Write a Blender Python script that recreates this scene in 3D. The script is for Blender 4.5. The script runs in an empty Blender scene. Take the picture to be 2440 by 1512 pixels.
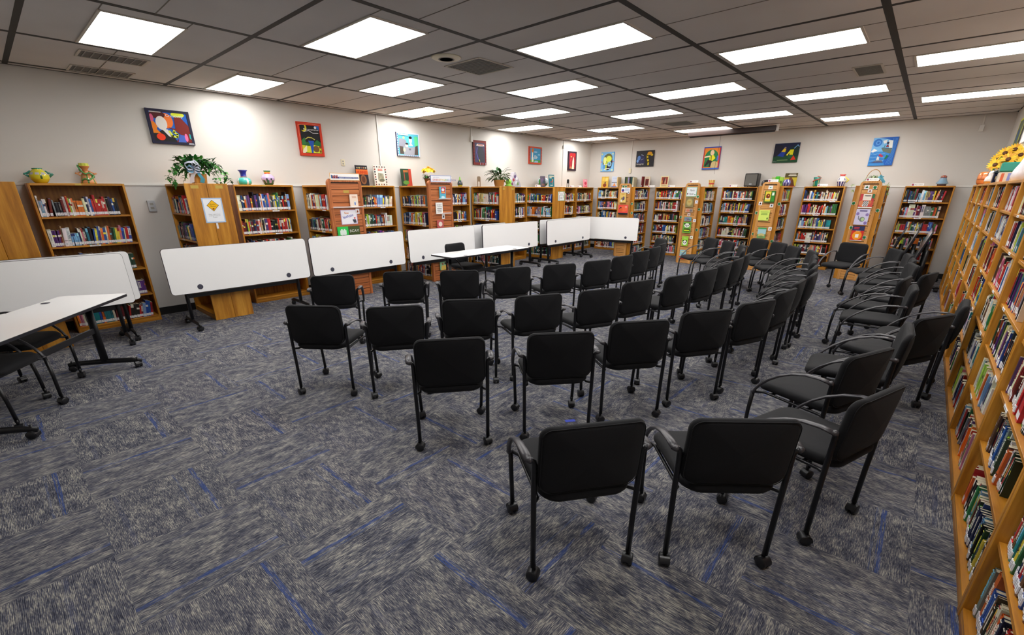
import bpy, math, random
from math import sin, cos, pi, radians, sqrt
from mathutils import Vector, Matrix, Quaternion
from mathutils.bvhtree import BVHTree

C = bpy.context.scene.collection
S = bpy.context.scene

# ------------------------------------------------------------------ camera
FPX, YAW, PITCH, PPY, CAMZ = 1062.74, 0.7244, 0.3575, 850.0, 1.778
cam_d = bpy.data.cameras.new('camera')
cam = bpy.data.objects.new('camera', cam_d); C.objects.link(cam)
fw = Vector((-sin(YAW)*cos(PITCH), cos(YAW)*cos(PITCH), -sin(PITCH)))
rt = Vector((cos(YAW), sin(YAW), 0)); up = rt.cross(fw)
cam.matrix_world = Matrix(((rt.x, up.x, -fw.x, 0), (rt.y, up.y, -fw.y, 0), (rt.z, up.z, -fw.z, CAMZ), (0, 0, 0, 1)))
cam_d.sensor_fit = 'HORIZONTAL'; cam_d.sensor_width = 36.0
cam_d.lens = FPX/2440*36.0
cam_d.shift_y = (PPY-756.0)/2440
cam_d.clip_start = 0.02; cam_d.clip_end = 60
S.camera = cam
CAM = Vector((0, 0, CAMZ))
def project(p):
    d = Vector(p)-CAM; w = d.dot(fw)
    if w < 0.05: return None
    return (1220+FPX*d.dot(rt)/w, PPY-FPX*d.dot(up)/w, w)

# ------------------------------------------------------------------ world, view
W = bpy.data.worlds.new('world'); S.world = W; W.use_nodes = True
W.node_tree.nodes['Background'].inputs[0].default_value = (0.6, 0.62, 0.65, 1)
W.node_tree.nodes['Background'].inputs[1].default_value = 0.02
S.view_settings.view_transform = 'Standard'; S.view_settings.look = 'None'
S.view_settings.gamma = 1.0; S.view_settings.use_curve_mapping = False
S.view_settings.exposure = 0.0
LIGHT_STRENGTH = 14.0
try:
    S.cycles.use_denoising = True
    S.cycles.max_bounces = 8; S.cycles.diffuse_bounces = 5; S.cycles.glossy_bounces = 3
    S.cycles.transparent_max_bounces = 8; S.cycles.caustics_reflective = False; S.cycles.caustics_refractive = False
    S.cycles.sample_clamp_indirect = 6.0
except Exception: pass

# ------------------------------------------------------------------ helpers
def lin(c):
    out = []
    for v in c[:3]:
        v = v/255.0
        out.append(v/12.92 if v <= 0.04045 else ((v+0.055)/1.055)**2.4)
    return (out[0], out[1], out[2], 1.0)

class NT:
    def __init__(s, name):
        s.m = bpy.data.materials.new(name); s.m.use_nodes = True
        s.t = s.m.node_tree; s.b = s.t.nodes['Principled BSDF']; s.out = s.t.nodes['Material Output']
    def n(s, typ, **kw):
        nd = s.t.nodes.new(typ)
        for k, v in kw.items():
            if k.startswith('i_'):
                key = k[2:]; key = int(key) if key.isdigit() else key
                s.set(nd.inputs[key], v)
            else: setattr(nd, k, v)
        return nd
    def set(s, inp, v):
        if hasattr(v, 'is_output') or isinstance(v, bpy.types.NodeSocket): s.t.links.new(v, inp)
        else: inp.default_value = v
    def math(s, op, a, b=0.0, c=None):
        nd = s.t.nodes.new('ShaderNodeMath'); nd.operation = op
        s.set(nd.inputs[0], a); s.set(nd.inputs[1], b)
        if c is not None: s.set(nd.inputs[2], c)
        return nd.outputs[0]
    def mix(s, f, a, b, mode='MIX'):
        nd = s.t.nodes.new('ShaderNodeMix'); nd.data_type = 'RGBA'; nd.blend_type = mode
        s.set(nd.inputs[0], f); s.set(nd.inputs[6], a); s.set(nd.inputs[7], b)
        return nd.outputs[2]
    def ramp(s, f, pts):
        nd = s.t.nodes.new('ShaderNodeValToRGB'); s.set(nd.inputs[0], f)
        e = nd.color_ramp.elements
        while len(e) < len(pts): e.new(0.5)
        for i, (p, c) in enumerate(pts): e[i].position = p; e[i].color = c
        return nd.outputs[0]
    def noise(s, vec, scale, detail=2.0, rough=0.5):
        nd = s.n('ShaderNodeTexNoise'); s.t.links.new(vec, nd.inputs['Vector'])
        nd.inputs['Scale'].default_value = scale; nd.inputs['Detail'].default_value = detail; nd.inputs['Roughness'].default_value = rough
        return nd.outputs[0]
    def mapping(s, vec, scale):
        nd = s.n('ShaderNodeMapping'); s.t.links.new(vec, nd.inputs[0]); nd.inputs['Scale'].default_value = scale
        return nd.outputs[0]
    def bump(s, h, strength, dist=0.002):
        nd = s.n('ShaderNodeBump'); s.t.links.new(h, nd.inputs['Height'])
        nd.inputs['Strength'].default_value = strength; nd.inputs['Distance'].default_value = dist
        s.t.links.new(nd.outputs[0], s.b.inputs['Normal'])
    def base(s, v): s.set(s.b.inputs['Base Color'], v)
    def rough(s, v): s.set(s.b.inputs['Roughness'], v)
    def spec(s, v): s.b.inputs['Specular IOR Level'].default_value = v

def simple(name, col, rough=0.5, spec=0.5, metal=0.0, bump=None):
    t = NT(name); t.base(lin(col)); t.rough(rough); t.spec(spec); t.b.inputs['Metallic'].default_value = metal
    if bump:
        tc = t.n('ShaderNodeTexCoord'); t.bump(t.noise(tc.outputs['Object'], bump[0], 3), bump[1], bump[2] if len(bump) > 2 else 0.002)
    return t.m
def colored(name, rough=0.5, spec=0.5, var=0.0, coat=0.0):
    t = NT(name); a = t.n('ShaderNodeVertexColor', layer_name='Col'); t.rough(rough); t.spec(spec)
    c = a.outputs[0]
    if var:
        tc = t.n('ShaderNodeTexCoord'); f = t.noise(tc.outputs['Object'], 60, 3)
        k = t.math('MULTIPLY_ADD', f, var, 1-var*0.5)
        cc = t.n('ShaderNodeCombineColor'); [t.set(cc.inputs[i], k) for i in range(3)]
        c = t.mix(1.0, c, cc.outputs[0], 'MULTIPLY')
    t.base(c); t.b.inputs['Coat Weight'].default_value = coat
    return t.m

def wood(name, c1, c2, c3, axis, rough=0.38):
    t = NT(name); tc = t.n('ShaderNodeTexCoord')
    sc = {'z': (1, 1, .09), 'x': (.09, 1, 1)}[axis]
    v = t.mapping(tc.outputs['Object'], sc)
    n1 = t.noise(v, 9, 4, .6); n2 = t.noise(v, 70, 3, .65)
    w = t.n('ShaderNodeTexWave', wave_type='BANDS'); w.bands_direction = 'X' if axis == 'z' else 'Z'
    t.t.links.new(v, w.inputs['Vector']); w.inputs['Scale'].default_value = 6; w.inputs['Distortion'].default_value = 9
    w.inputs['Detail'].default_value = 2; w.inputs['Detail Scale'].default_value = 1.2
    f = t.math('ADD', t.math('MULTIPLY', n1, .55), t.math('MULTIPLY', w.outputs['Fac'], .18))
    f = t.math('ADD', f, t.math('MULTIPLY', n2, .28))
    t.base(t.ramp(f, [(.3, lin(c3)), (.5, lin(c1)), (.72, lin(c2))])); t.rough(rough); t.bump(n2, .15, .001)
    return t.m

M = {}
OAK = ((186, 124, 34), (214, 154, 58), (144, 88, 20))
M['oak_z'] = wood('oak_vertical', *OAK, 'z'); M['oak_x'] = wood('oak_horizontal', *OAK, 'x')
M['oak_back'] = wood('oak_back_panel', (150, 98, 30), (168, 114, 40), (118, 74, 20), 'z', .5)
CH = ((178, 101, 52), (196, 120, 68), (142, 74, 34))
M['cherry_z'] = wood('cherry_vertical', *CH, 'z', .42); M['cherry_x'] = wood('cherry_horizontal', *CH, 'x', .42)
M['maple_z'] = wood('pale_oak_vertical', (208, 150, 84), (222, 166, 100), (186, 126, 62), 'z', .4)
M['maple_x'] = wood('pale_oak_horizontal', (206, 148, 82), (220, 164, 98), (184, 124, 60), 'x', .4)
M['groove'] = simple('dark_groove', (46, 28, 14), .8)
M['wall'] = simple('painted_wall', (216, 212, 206), .85, .2, bump=(180, .12, .002))
M['wall_low'] = simple('lower_wall_panel', (204, 202, 199), .9, .2, bump=(240, .15, .002))
M['rail'] = simple('white_rail', (225, 223, 218), .45)
M['black_base'] = simple('black_rubber_base', (18, 18, 20), .5)
M['grid'] = simple('dark_ceiling_grid', (40, 37, 32), .7)
M['seam'] = simple('ceiling_seam', (120, 114, 104), .8)
M['seam_light'] = simple('ceiling_trim_pale', (196, 190, 178), .6)
t = NT('ceiling_tile'); tc = t.n('ShaderNodeTexCoord'); n = t.noise(tc.outputs['Object'], 1.3, 2)
t.base(t.ramp(n, [(.3, lin((206, 202, 198))), (.7, lin((214, 210, 206)))])); t.rough(.95); t.spec(.1)
t.bump(t.noise(tc.outputs['Object'], 260, 3), .35, .002); M['tile'] = t.m
t = NT('light_diffuser'); t.base((1, 1, 1, 1)); t.b.inputs['Emission Color'].default_value = (1.0, .985, .96, 1); t.b.inputs['Emission Strength'].default_value = LIGHT_STRENGTH
M['light'] = t.m
t = NT('chair_fabric'); tc = t.n('ShaderNodeTexCoord'); n = t.noise(tc.outputs['Object'], 900, 2); t.base(t.ramp(n, [(.3, lin((14, 14, 16))), (.7, lin((25, 25, 28)))]))
t.rough(.8); t.spec(.2); t.b.inputs['Sheen Weight'].default_value = .04; t.b.inputs['Sheen Roughness'].default_value = .5; t.bump(n, .3, .0012); M['fabric'] = t.m
M['metal'] = simple('black_metal', (22, 22, 25), .32, .5, .2)
M['arm'] = simple('grey_arm_plastic', (56, 54, 58), .36, .5)
M['caster'] = simple('black_caster_plastic', (26, 26, 29), .35, .5)
M['white_top'] = simple('white_laminate', (246, 245, 244), .16, .5)
M['edge'] = simple('black_edge_band', (20, 20, 28), .35)
M['dark'] = simple('black_frame', (15, 15, 18), .4)
M['grommet'] = simple('grey_grommet', (66, 66, 80), .4)
M['paint'] = colored('painted_canvas', .55, .3)
M['paper'] = colored('printed_paper', .6, .25)
M['book'] = colored('book_cover', .38, .4)
M['glaze'] = colored('glazed_ceramic', .16, .5, .12, .3)
M['leaf'] = colored('leaf', .45, .4, .25)
M['cloth'] = colored('ribbon_cloth', .7, .3)
M['brass'] = simple('brass_plate', (196, 168, 84), .35, .5, .6)
M['plastic_w'] = simple('ivory_plastic', (226, 218, 190), .4)
M['plastic_g'] = simple('grey_plastic', (176, 180, 186), .4)
M['screen'] = simple('screen_housing', (52, 36, 32), .35)
M['tan_metal'] = simple('tan_bookend_metal', (150, 128, 104), .4)
M['vent'] = simple('vent_grey', (150, 148, 142), .7)
M['vent_d'] = simple('vent_dark', (104, 101, 96), .8)
M['wicker'] = simple('wicker', (176, 128, 66), .7, .3, bump=(120, .6, .004))
t = NT('clear_acrylic'); t.base((.95, .97, .97, 1)); t.rough(.05); t.b.inputs['Alpha'].default_value = .28; M['acrylic'] = t.m
M['tape'] = simple('blue_painters_tape', (58, 82, 214), .6)

# carpet: quarter-turned plank tiles of 0.61 m, woven streaks along each tile
def carpet():
    t = NT('carpet_tiles'); tc = t.n('ShaderNodeTexCoord'); sep = t.n('ShaderNodeSeparateXYZ'); t.t.links.new(tc.outputs['Object'], sep.inputs[0])
    T = .62
    px = t.math('DIVIDE', t.math('ADD', sep.outputs[0], 2.745+T*40), T); py = t.math('DIVIDE', t.math('ADD', sep.outputs[1], -.608+T*40), T)
    ix = t.math('FLOOR', px); iy = t.math('FLOOR', py); fx = t.math('FRACT', px); fy = t.math('FRACT', py)
    chk = t.math('MODULO', t.math('ADD', ix, iy), 2.0)
    def sel(a, b):                       # chk 0 -> a, 1 -> b
        return t.math('ADD', t.math('MULTIPLY', a, t.math('SUBTRACT', 1.0, chk)), t.math('MULTIPLY', b, chk))
    al = sel(fx, fy); ac = sel(fy, fx)
    idv = t.n('ShaderNodeCombineXYZ'); t.set(idv.inputs[0], ix); t.set(idv.inputs[1], iy)
    wn = t.n('ShaderNodeTexWhiteNoise', noise_dimensions='3D'); t.t.links.new(idv.outputs[0], wn.inputs['Vector'])
    rv = t.n('ShaderNodeSeparateColor'); t.t.links.new(wn.outputs['Color'], rv.inputs[0]); r1, r2, r3 = rv.outputs[0], rv.outputs[1], rv.outputs[2]
    def vec(sa, sc, off=0.0, wob=None):
        c = t.n('ShaderNodeCombineXYZ')
        t.set(c.inputs[0], t.math('MULTIPLY', al, sa)); a2 = ac if wob is None else t.math('ADD', ac, wob)
        t.set(c.inputs[1], t.math('MULTIPLY', a2, sc)); t.set(c.inputs[2], t.math('ADD', t.math('MULTIPLY', r1, 37.0), off))
        return c.outputs[0]
    ribs = t.noise(vec(12, 190), 1.0, 2, .6)                 # dashes along the rib
    ribs2 = t.noise(vec(30, 210, 5.0), 1.0, 1, .5)
    patch = t.noise(vec(6, 11, 11.0), 1.0, 3, .62)           # broad worn patches
    patch2 = t.noise(vec(20, 130, 17.0), 1.0, 2, .6)
    v = t.math('ADD', t.math('MULTIPLY', ribs, .58), t.math('MULTIPLY', ribs2, .32))
    v = t.math('ADD', v, t.math('MULTIPLY', patch, .40)); v = t.math('ADD', v, t.math('MULTIPLY', patch2, .30))
    v = t.math('SUBTRACT', v, .298)
    col = t.ramp(v, [(.33, lin((52, 54, 66))), (.45, lin((80, 82, 96))), (.54, lin((118, 117, 120))), (.65, lin((176, 172, 162)))])
    # blue streaks
    def streak(cen, wid, seed, op):
        d = t.math('ABSOLUTE', t.math('SUBTRACT', ac, cen))
        k = t.math('LESS_THAN', d, wid)
        nz = t.noise(vec(5, 110, seed), 1.0, 2)
        k2 = t.math('GREATER_THAN', nz, .47)
        return t.math('MULTIPLY', t.math('MULTIPLY', k, k2), op)
    side = t.math('GREATER_THAN', r2, .5)
    cen = t.math('ADD', t.math('MULTIPLY', side, .54), .25)
    s1 = streak(cen, .020, 23.0, .75)
    cen2 = t.math('ADD', cen, t.math('MULTIPLY', t.math('SUBTRACT', r3, .5), .34))
    s2 = streak(cen2, .010, 29.0, .4)
    cen3 = t.math('SUBTRACT', 1.0, t.math('ADD', cen, .06))
    s3 = streak(cen3, .020, 31.0, .2)
    col = t.mix(s3, col, lin((80, 90, 128))); col = t.mix(s2, col, lin((64, 84, 130))); col = t.mix(s1, col, lin((52, 76, 136)))
    # fine rib shading + tile edge
    rib = t.math('SINE', t.math('MULTIPLY', ac, 2*pi*105))
    col = t.mix(t.math('MULTIPLY_ADD', rib, .12, .14), col, lin((22, 23, 28)))
    t.base(col); t.rough(.95); t.spec(.1)
    t.bump(t.math('ADD', t.math('MULTIPLY', rib, .5), ribs), .35, .004)
    return t.m
M['carpet'] = carpet()

class MB:
    """collects faces for one mesh"""
    def __init__(s): s.v = []; s.f = []; s.m = []; s.c = []; s.mats = []; s.sm = []
    def mi(s, name):
        if name not in s.mats: s.mats.append(name)
        return s.mats.index(name)
    def add(s, vs, fs, mat, col=(200, 200, 200), X=None, smooth=False):
        o = len(s.v)
        if X is not None: vs = [X @ Vector(p) for p in vs]
        s.v += [tuple(p) for p in vs]; k = s.mi(mat); lc = lin(col) if not (isinstance(col, list)) else None
        for i, f in enumerate(fs):
            s.f.append([o+j for j in f]); s.m.append(k); s.sm.append(smooth)
            s.c.append(lc if lc else lin(col[i]))
        return s
    def box(s, a, b, mat, col=(200, 200, 200), X=None):
        x0, y0, z0 = a; x1, y1, z1 = b
        vs = [(x0, y0, z0), (x1, y0, z0), (x1, y1, z0), (x0, y1, z0), (x0, y0, z1), (x1, y0, z1), (x1, y1, z1), (x0, y1, z1)]
        fs = [(0, 3, 2, 1), (4, 5, 6, 7), (0, 1, 5, 4), (1, 2, 6, 5), (2, 3, 7, 6), (3, 0, 4, 7)]
        return s.add(vs, fs, mat, col, X)
    def bevbox(s, a, b, r, mat, col=(200, 200, 200), X=None):
        """box with chamfered edges"""
        x0, y0, z0 = a; x1, y1, z1 = b; cx, cy, cz = (x0+x1)/2, (y0+y1)/2, (z0+z1)/2
        hx, hy, hz = (x1-x0)/2, (y1-y0)/2, (z1-z0)/2; vs = []; idx = {}
        for sx in (-1, 1):
            for sy in (-1, 1):
                for sz in (-1, 1):
                    for ax in range(3):
                        p = [cx+sx*(hx-(r if ax != 0 else 0)), cy+sy*(hy-(r if ax != 1 else 0)), cz+sz*(hz-(r if ax != 2 else 0))]
                        idx[(sx, sy, sz, ax)] = len(vs); vs.append(p)
        fs = []
        for ax in range(3):
            o = [i for i in range(3) if i != ax]
            for sg in (-1, 1):
                q = []
                for (u, w) in ((-1, -1), (1, -1), (1, 1), (-1, 1)):
                    k = [0, 0, 0]; k[ax] = sg; k[o[0]] = u; k[o[1]] = w; q.append(idx[(*k, ax)])
                fs.append(q)
        for ax in range(3):
            o = [i for i in range(3) if i != ax]
            for u in (-1, 1):
                for w in (-1, 1):
                    q = []
                    for (sg, a2) in ((-1, o[0]), (1, o[0]), (1, o[1]), (-1, o[1])):
                        k = [0, 0, 0]; k[ax] = sg; k[o[0]] = u; k[o[1]] = w; q.append(idx[(*k, a2)])
                    fs.append(q)
        for sx in (-1, 1):
            for sy in (-1, 1):
                for sz in (-1, 1): fs.append([idx[(sx, sy, sz, 0)], idx[(sx, sy, sz, 1)], idx[(sx, sy, sz, 2)]])
        # fix winding
        cc = Vector((cx, cy, cz)); out = []
        for f in fs:
            p = [Vector(vs[i]) for i in f]; nrm = (p[1]-p[0]).cross(p[2]-p[0]); m_ = sum(p, Vector())/len(p)
            out.append(f if nrm.dot(m_-cc) > 0 else f[::-1])
        return s.add(vs, out, mat, col, X)
    def tube(s, pts, r, mat, n=8, col=(200, 200, 200), X=None, caps=True, up=None, flat=1.0, smooth=True):
        """sweep along pts; r number or list; flat scales the second cross axis"""
        P = [Vector(p) for p in pts]; R = r if isinstance(r, (list, tuple)) else [r]*len(P)
        F = flat if isinstance(flat, (list, tuple)) else [flat]*len(P)
        vs = []; ref = Vector(up) if up else None; pu = None
        for i, p in enumerate(P):
            d = (P[min(i+1, len(P)-1)]-P[max(i-1, 0)]).normalized()
            if ref is not None: u = ref.cross(d)
            elif pu is not None: u = pu-d*pu.dot(d)
            else: u = d.orthogonal()
            if u.length < 1e-6: u = d.orthogonal()
            u.normalize(); pu = u; w = d.cross(u)
            for k in range(n):
                a = 2*pi*k/n; vs.append(p+u*(cos(a)*R[i])+w*(sin(a)*R[i]*F[i]))
        fs = [(i*n+k, i*n+(k+1) % n, (i+1)*n+(k+1) % n, (i+1)*n+k) for i in range(len(P)-1) for k in range(n)]
        if caps: fs += [tuple(range(n))[::-1], tuple((len(P)-1)*n+k for k in range(n))]
        return s.add(vs, fs, mat, col, X, smooth)
    def lathe(s, prof, mat, n=24, col=(200, 200, 200), X=None, cols=None, smooth=True, sq=1.0):
        """prof [(r,z)] bottom to top"""
        vs = []
        for r, z in prof:
            for k in range(n):
                a = 2*pi*k/n; vs.append((r*cos(a), r*sin(a)*sq, z))
        fs = []; cl = []
        for i in range(len(prof)-1):
            for k in range(n):
                fs.append((i*n+k, i*n+(k+1) % n, (i+1)*n+(k+1) % n, (i+1)*n+k)); cl.append(cols(i, k) if cols else col)
        fs.append(tuple(range(n))[::-1]); cl.append(cl[0])
        if prof[-1][0] > 1e-5: fs.append(tuple((len(prof)-1)*n+k for k in range(n))); cl.append(cl[-2])
        return s.add(vs, fs, mat, cl if cols else col, X, smooth)
    def poly(s, pts, mat, col=(200, 200, 200), X=None): return s.add(pts, [tuple(range(len(pts)))], mat, col, X)
    def prism(s, pts2, y0, y1, mat, col=(200, 200, 200), X=None, side=None, sidecol=None):
        """2D (x,z) outline extruded along y; front face at y0 (outline counter-clockwise seen from -y)"""
        n = len(pts2); vs = [(x, y0, z) for x, z in pts2]+[(x, y1, z) for x, z in pts2]
        s.add(vs, [tuple(range(n)), tuple(range(n, 2*n))[::-1]], mat, col, X)
        s.add(vs, [(k, n+k, n+(k+1) % n, (k+1) % n) for k in range(n)], side or mat, sidecol or col, X)
        return s
    def build(s, name, parent=None, loc=(0, 0, 0), rot=None):
        me = bpy.data.meshes.new(name); me.from_pydata(s.v, [], s.f)
        for m_ in s.mats: me.materials.append(M[m_])
        me.polygons.foreach_set('material_index', s.m); me.polygons.foreach_set('use_smooth', s.sm)
        if any(m_ in ('paint', 'paper', 'book', 'glaze', 'leaf', 'cloth') for m_ in s.mats):
            a = me.color_attributes.new('Col', 'FLOAT_COLOR', 'CORNER'); buf = []
            for f, c in zip(s.f, s.c): buf += list(c)*len(f)
            a.data.foreach_set('color', buf)
        me.update()
        o = bpy.data.objects.new(name, me); C.objects.link(o); o.location = loc
        if rot: o.rotation_euler = rot
        if parent: o.parent = parent
        return o

def tag(o, label=None, cat=None, group=None, kind=None):
    if label: o['label'] = label
    if cat: o['category'] = cat
    if group: o['group'] = group
    if kind: o['kind'] = kind
    return o
def thing(name, label, cat, loc=(0, 0, 0), rz=0.0, group=None):
    o = bpy.data.objects.new(name, None); C.objects.link(o); o.location = loc; o.rotation_euler = (0, 0, rz)
    o.empty_display_size = .1
    return tag(o, label, cat, group)
def copy_tree(o, parent=None):
    c = o.copy(); C.objects.link(c); c.parent = parent
    for ch in list(o.children): copy_tree(ch, c)
    return c
def struct(o): o['kind'] = 'structure'; return o

_tc = {}
def text_geo(txt):
    if txt not in _tc:
        cu = bpy.data.curves.new('t', 'FONT'); cu.body = txt; cu.size = 1.0; cu.resolution_u = 2
        ob = bpy.data.objects.new('t', cu); me = bpy.data.meshes.new_from_object(ob)
        vs = [tuple(v.co) for v in me.vertices]; fs = [tuple(p.vertices) for p in me.polygons]
        w = max((v[0] for v in vs), default=1)
        bpy.data.objects.remove(ob); bpy.data.curves.remove(cu); bpy.data.meshes.remove(me)
        _tc[txt] = (vs, fs, w)
    return _tc[txt]
def put_text(mb, txt, x, z, size, y, mat, col, width=None, ang=0, stretch=1.0, X=None):
    """text on a plane facing -y; x,z lower left (x centre if width given = total width wanted)"""
    vs, fs, w = text_geo(txt); s = size; sx = size*stretch
    if width: sx = width/w
    ca, sa = cos(ang), sin(ang)
    out = [(x+(v[0]*sx*ca-v[1]*s*sa), y, z+(v[0]*sx*sa+v[1]*s*ca)) for v in vs]
    mb.add(out, [f for f in fs], mat, col, X)

def rrect(w, h, r, n=5):
    """rounded rectangle outline centred, ccw"""
    pts = []
    for cx, cy, a0 in ((w/2-r, h/2-r, 0), (-w/2+r, h/2-r, pi/2), (-w/2+r, -h/2+r, pi), (w/2-r, -h/2+r, 1.5*pi)):
        for k in range(n+1):
            a = a0+pi/2*k/n; pts.append((cx+r*cos(a), cy+r*sin(a)))
    return pts

# ------------------------------------------------------------------ room
XL, XR, YB, YN, H = -8.378, 0.85, 13.227, -2.6, 3.15
def struct_box(name, a, b, mat): return struct(MB().box(a, b, mat).build(name))
struct(MB().poly([(XL, YN, 0), (XR, YN, 0), (XR, YB, 0), (XL, YB, 0)], 'carpet').build('floor'))
RZ = 1.855
w = MB(); w.box((XL-.1, YN, 0), (XL, YB, RZ), 'wall_low'); w.box((XL-.1, YN, RZ), (XL, YB, H), 'wall'); struct(w.build('wall_left'))
w = MB(); w.box((XL-.1, YB, 0), (XR+.1, YB+.1, RZ), 'wall_low'); w.box((XL-.1, YB, RZ), (XR+.1, YB+.1, H), 'wall'); struct(w.build('wall_back'))
w = MB(); w.box((XR, YN, 0), (XR+.1, YB, H), 'wall'); struct(w.build('wall_right'))
w = MB(); w.box((XL-.1, YN-.1, 0), (XR+.1, YN, H), 'wall'); struct(w.build('wall_near'))
struct_box('baseboard_left', (XL, YN, 0), (XL+.012, YB, .11), 'black_base')
struct_box('baseboard_back', (XL+.012, YB-.012, 0), (XR, YB, .11), 'black_base')
struct_box('trim_1', (XL, YN, RZ-.014), (XL+.014, YB, RZ+.014), 'rail')
struct_box('trim_2', (XL+.014, YB-.014, RZ-.014), (XR, YB, RZ+.014), 'rail')
# ceiling: 1.524 m modules between dark grid bars
GX0, GY0, G = -6.708, .616, 1.524
LIT = []
cb = MB(); gb = MB()
cb.box((XL-.1, YN-.1, H+.02), (XR+.1, YB+.1, H+.1), 'tile')
ces = [XL]+[GX0+G*i for i in range(-1, 5)]+[XR]; rows = [YN]+[GY0+G*j for j in range(-2, 9)]
rows = [y for y in rows if y < YB-.05]+[YB]; rows = sorted(set(rows))
for i, x0 in enumerate(ces[:-1]):
    for j, y0 in enumerate(rows[:-1]):
        x1, y1 = ces[i+1], rows[j+1]
        cb.box((x0+.02, y0+.02, H-.003), (x1-.02, y1-.02, H+.02), 'tile')
for x in ces[1:-1]: gb.box((x-.029, YN, H-.005), (x+.029, YB, H+.012), 'grid')
for y in rows[1:-1]: gb.box((XL, y-.024, H-.0045), (XR, y+.024, H+.012), 'grid')
gb.box((XL, YN, H-.006), (XL+.02, YB, H), 'grid'); gb.box((XL, YB-.02, H-.006), (XR, YB, H), 'grid')
vents = {(1, 2): 'sq', (3, 4): 'strip', (1, 6): 'sq', (-1, 4): 'sq', (-1, 0): 'two'}
for i in range(-1, 5):
    for j in range(-2, 9):
        x0, y0 = GX0+G*i, GY0+G*j; x1, y1 = min(x0+G, XR), min(y0+G, YB)
        if y0 < YN or y1-y0 < .6: continue
        if (i+j) % 2 == 0:
            cx, cy = x0+.70, y0+.735
            LIT.append((cx, cy, i, j))
            for yy in (cy-.305, cy+.305):
                cb.box((x0+.03, yy-.004, H-.006), (x1-.03, yy+.004, H), 'seam')
        else:
            yy = y0+G/2
            cb.box((x0+.03, yy-.004, H-.006), (x1-.03, yy+.004, H), 'seam')
struct(cb.build('ceiling')); struct(gb.build('trim_3'))
# ceiling lights
def make_light():
    r = thing('ceiling_light', '', 'ceiling light', (0, 0, H))
    m = MB(); w2, h2, fr = .61, .29, .022
    for a, b in (((-w2-fr, -h2-fr), (w2+fr, -h2)), ((-w2-fr, h2), (w2+fr, h2+fr)), ((-w2-fr, -h2), (-w2, h2)), ((w2, -h2), (w2+fr, h2))):
        m.box((a[0], a[1], -.014), (b[0], b[1], -.0045), 'seam_light')
    m.build('frame', r)
    m = MB(); m.box((-w2, -h2, -.012), (w2, h2, -.0055), 'light'); m.build('diffuser', r)
    return r
L0 = make_light(); first = True
colname = {-1: 'first', 0: 'second', 1: 'third', 2: 'fourth', 3: 'fifth', 4: 'sixth'}
rowname = ['behind the camera', 'just behind the camera', 'nearest', 'second', 'third', 'fourth', 'fifth', 'sixth', 'seventh', 'eighth', 'farthest']
for cx, cy, i, j in LIT:
    if j < 0 : continue
    o = L0 if first else copy_tree(L0); first = False
    o.location = (cx if i < 4 else -.612+.75, cy, H)
    o['group'] = 'ceiling light panels'
    o['label'] = 'recessed white ceiling light panel, %s column from left wall, %s ceiling row' % (colname[i], ['nearest', 'second', 'third', 'fourth', 'fifth', 'sixth', 'seventh', 'eighth', 'farthest'][j])
def vent(cx, cy, w_, d_, lab, n=12):
    r = thing('ceiling_vent', lab, 'air vent', (cx, cy, H), 0, 'ceiling air vents')
    m = MB(); f = .022
    for a, b in (((-w_-f, -d_-f), (w_+f, -d_)), ((-w_-f, d_), (w_+f, d_+f)), ((-w_-f, -d_), (-w_, d_)), ((w_, -d_), (w_+f, d_))):
        m.box((a[0], a[1], -.012), (b[0], b[1], -.0045), 'seam_light')
    m.build('frame', r)
    m = MB(); m.box((-w_, -d_, -.006), (w_, d_, -.0045), 'vent_d')
    for k in range(n):
        yy = -d_+(k+.5)*2*d_/n; m.box((-w_, yy-.004, -.011), (w_, yy+.004, -.006), 'vent')
    m.build('grille', r); return r
vent(-4.36, 4.34, .27, .27, 'large square grey ceiling vent beside the round ceiling speaker')
vent(-.92, 7.6, .125, .27, 'narrow grey ceiling vent in the second column from the right wall')
vent(-4.5, 10.62, .27, .3, 'square grey ceiling vent near the projection screen')
vent(-7.02, 7.4, .26, .3, 'square grey ceiling vent high near left wall, above the leafy plant')
vent(-7.13, 1.40, .16, .28, 'strip ceiling vent next to the nearest left light, farther from wall', 8)
vent(-8.0, 1.42, .17, .28, 'strip ceiling vent close against the left wall, left of picture', 8)
m = MB(); m.lathe([(.001, -.022), (.09, -.022), (.155, -.014), (.165, -.0045)], 'plastic_w', 32)
for k in range(5): m.lathe([(.02+.016*k, -.0235), (.026+.016*k, -.0235), (.026+.016*k, -.022), (.02+.016*k, -.022)], 'vent', 24)
tag(m.build('ceiling_speaker', None, (-4.356, 3.83, H)), 'round ivory speaker cover in the ceiling beside the square vent', 'speaker')
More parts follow.
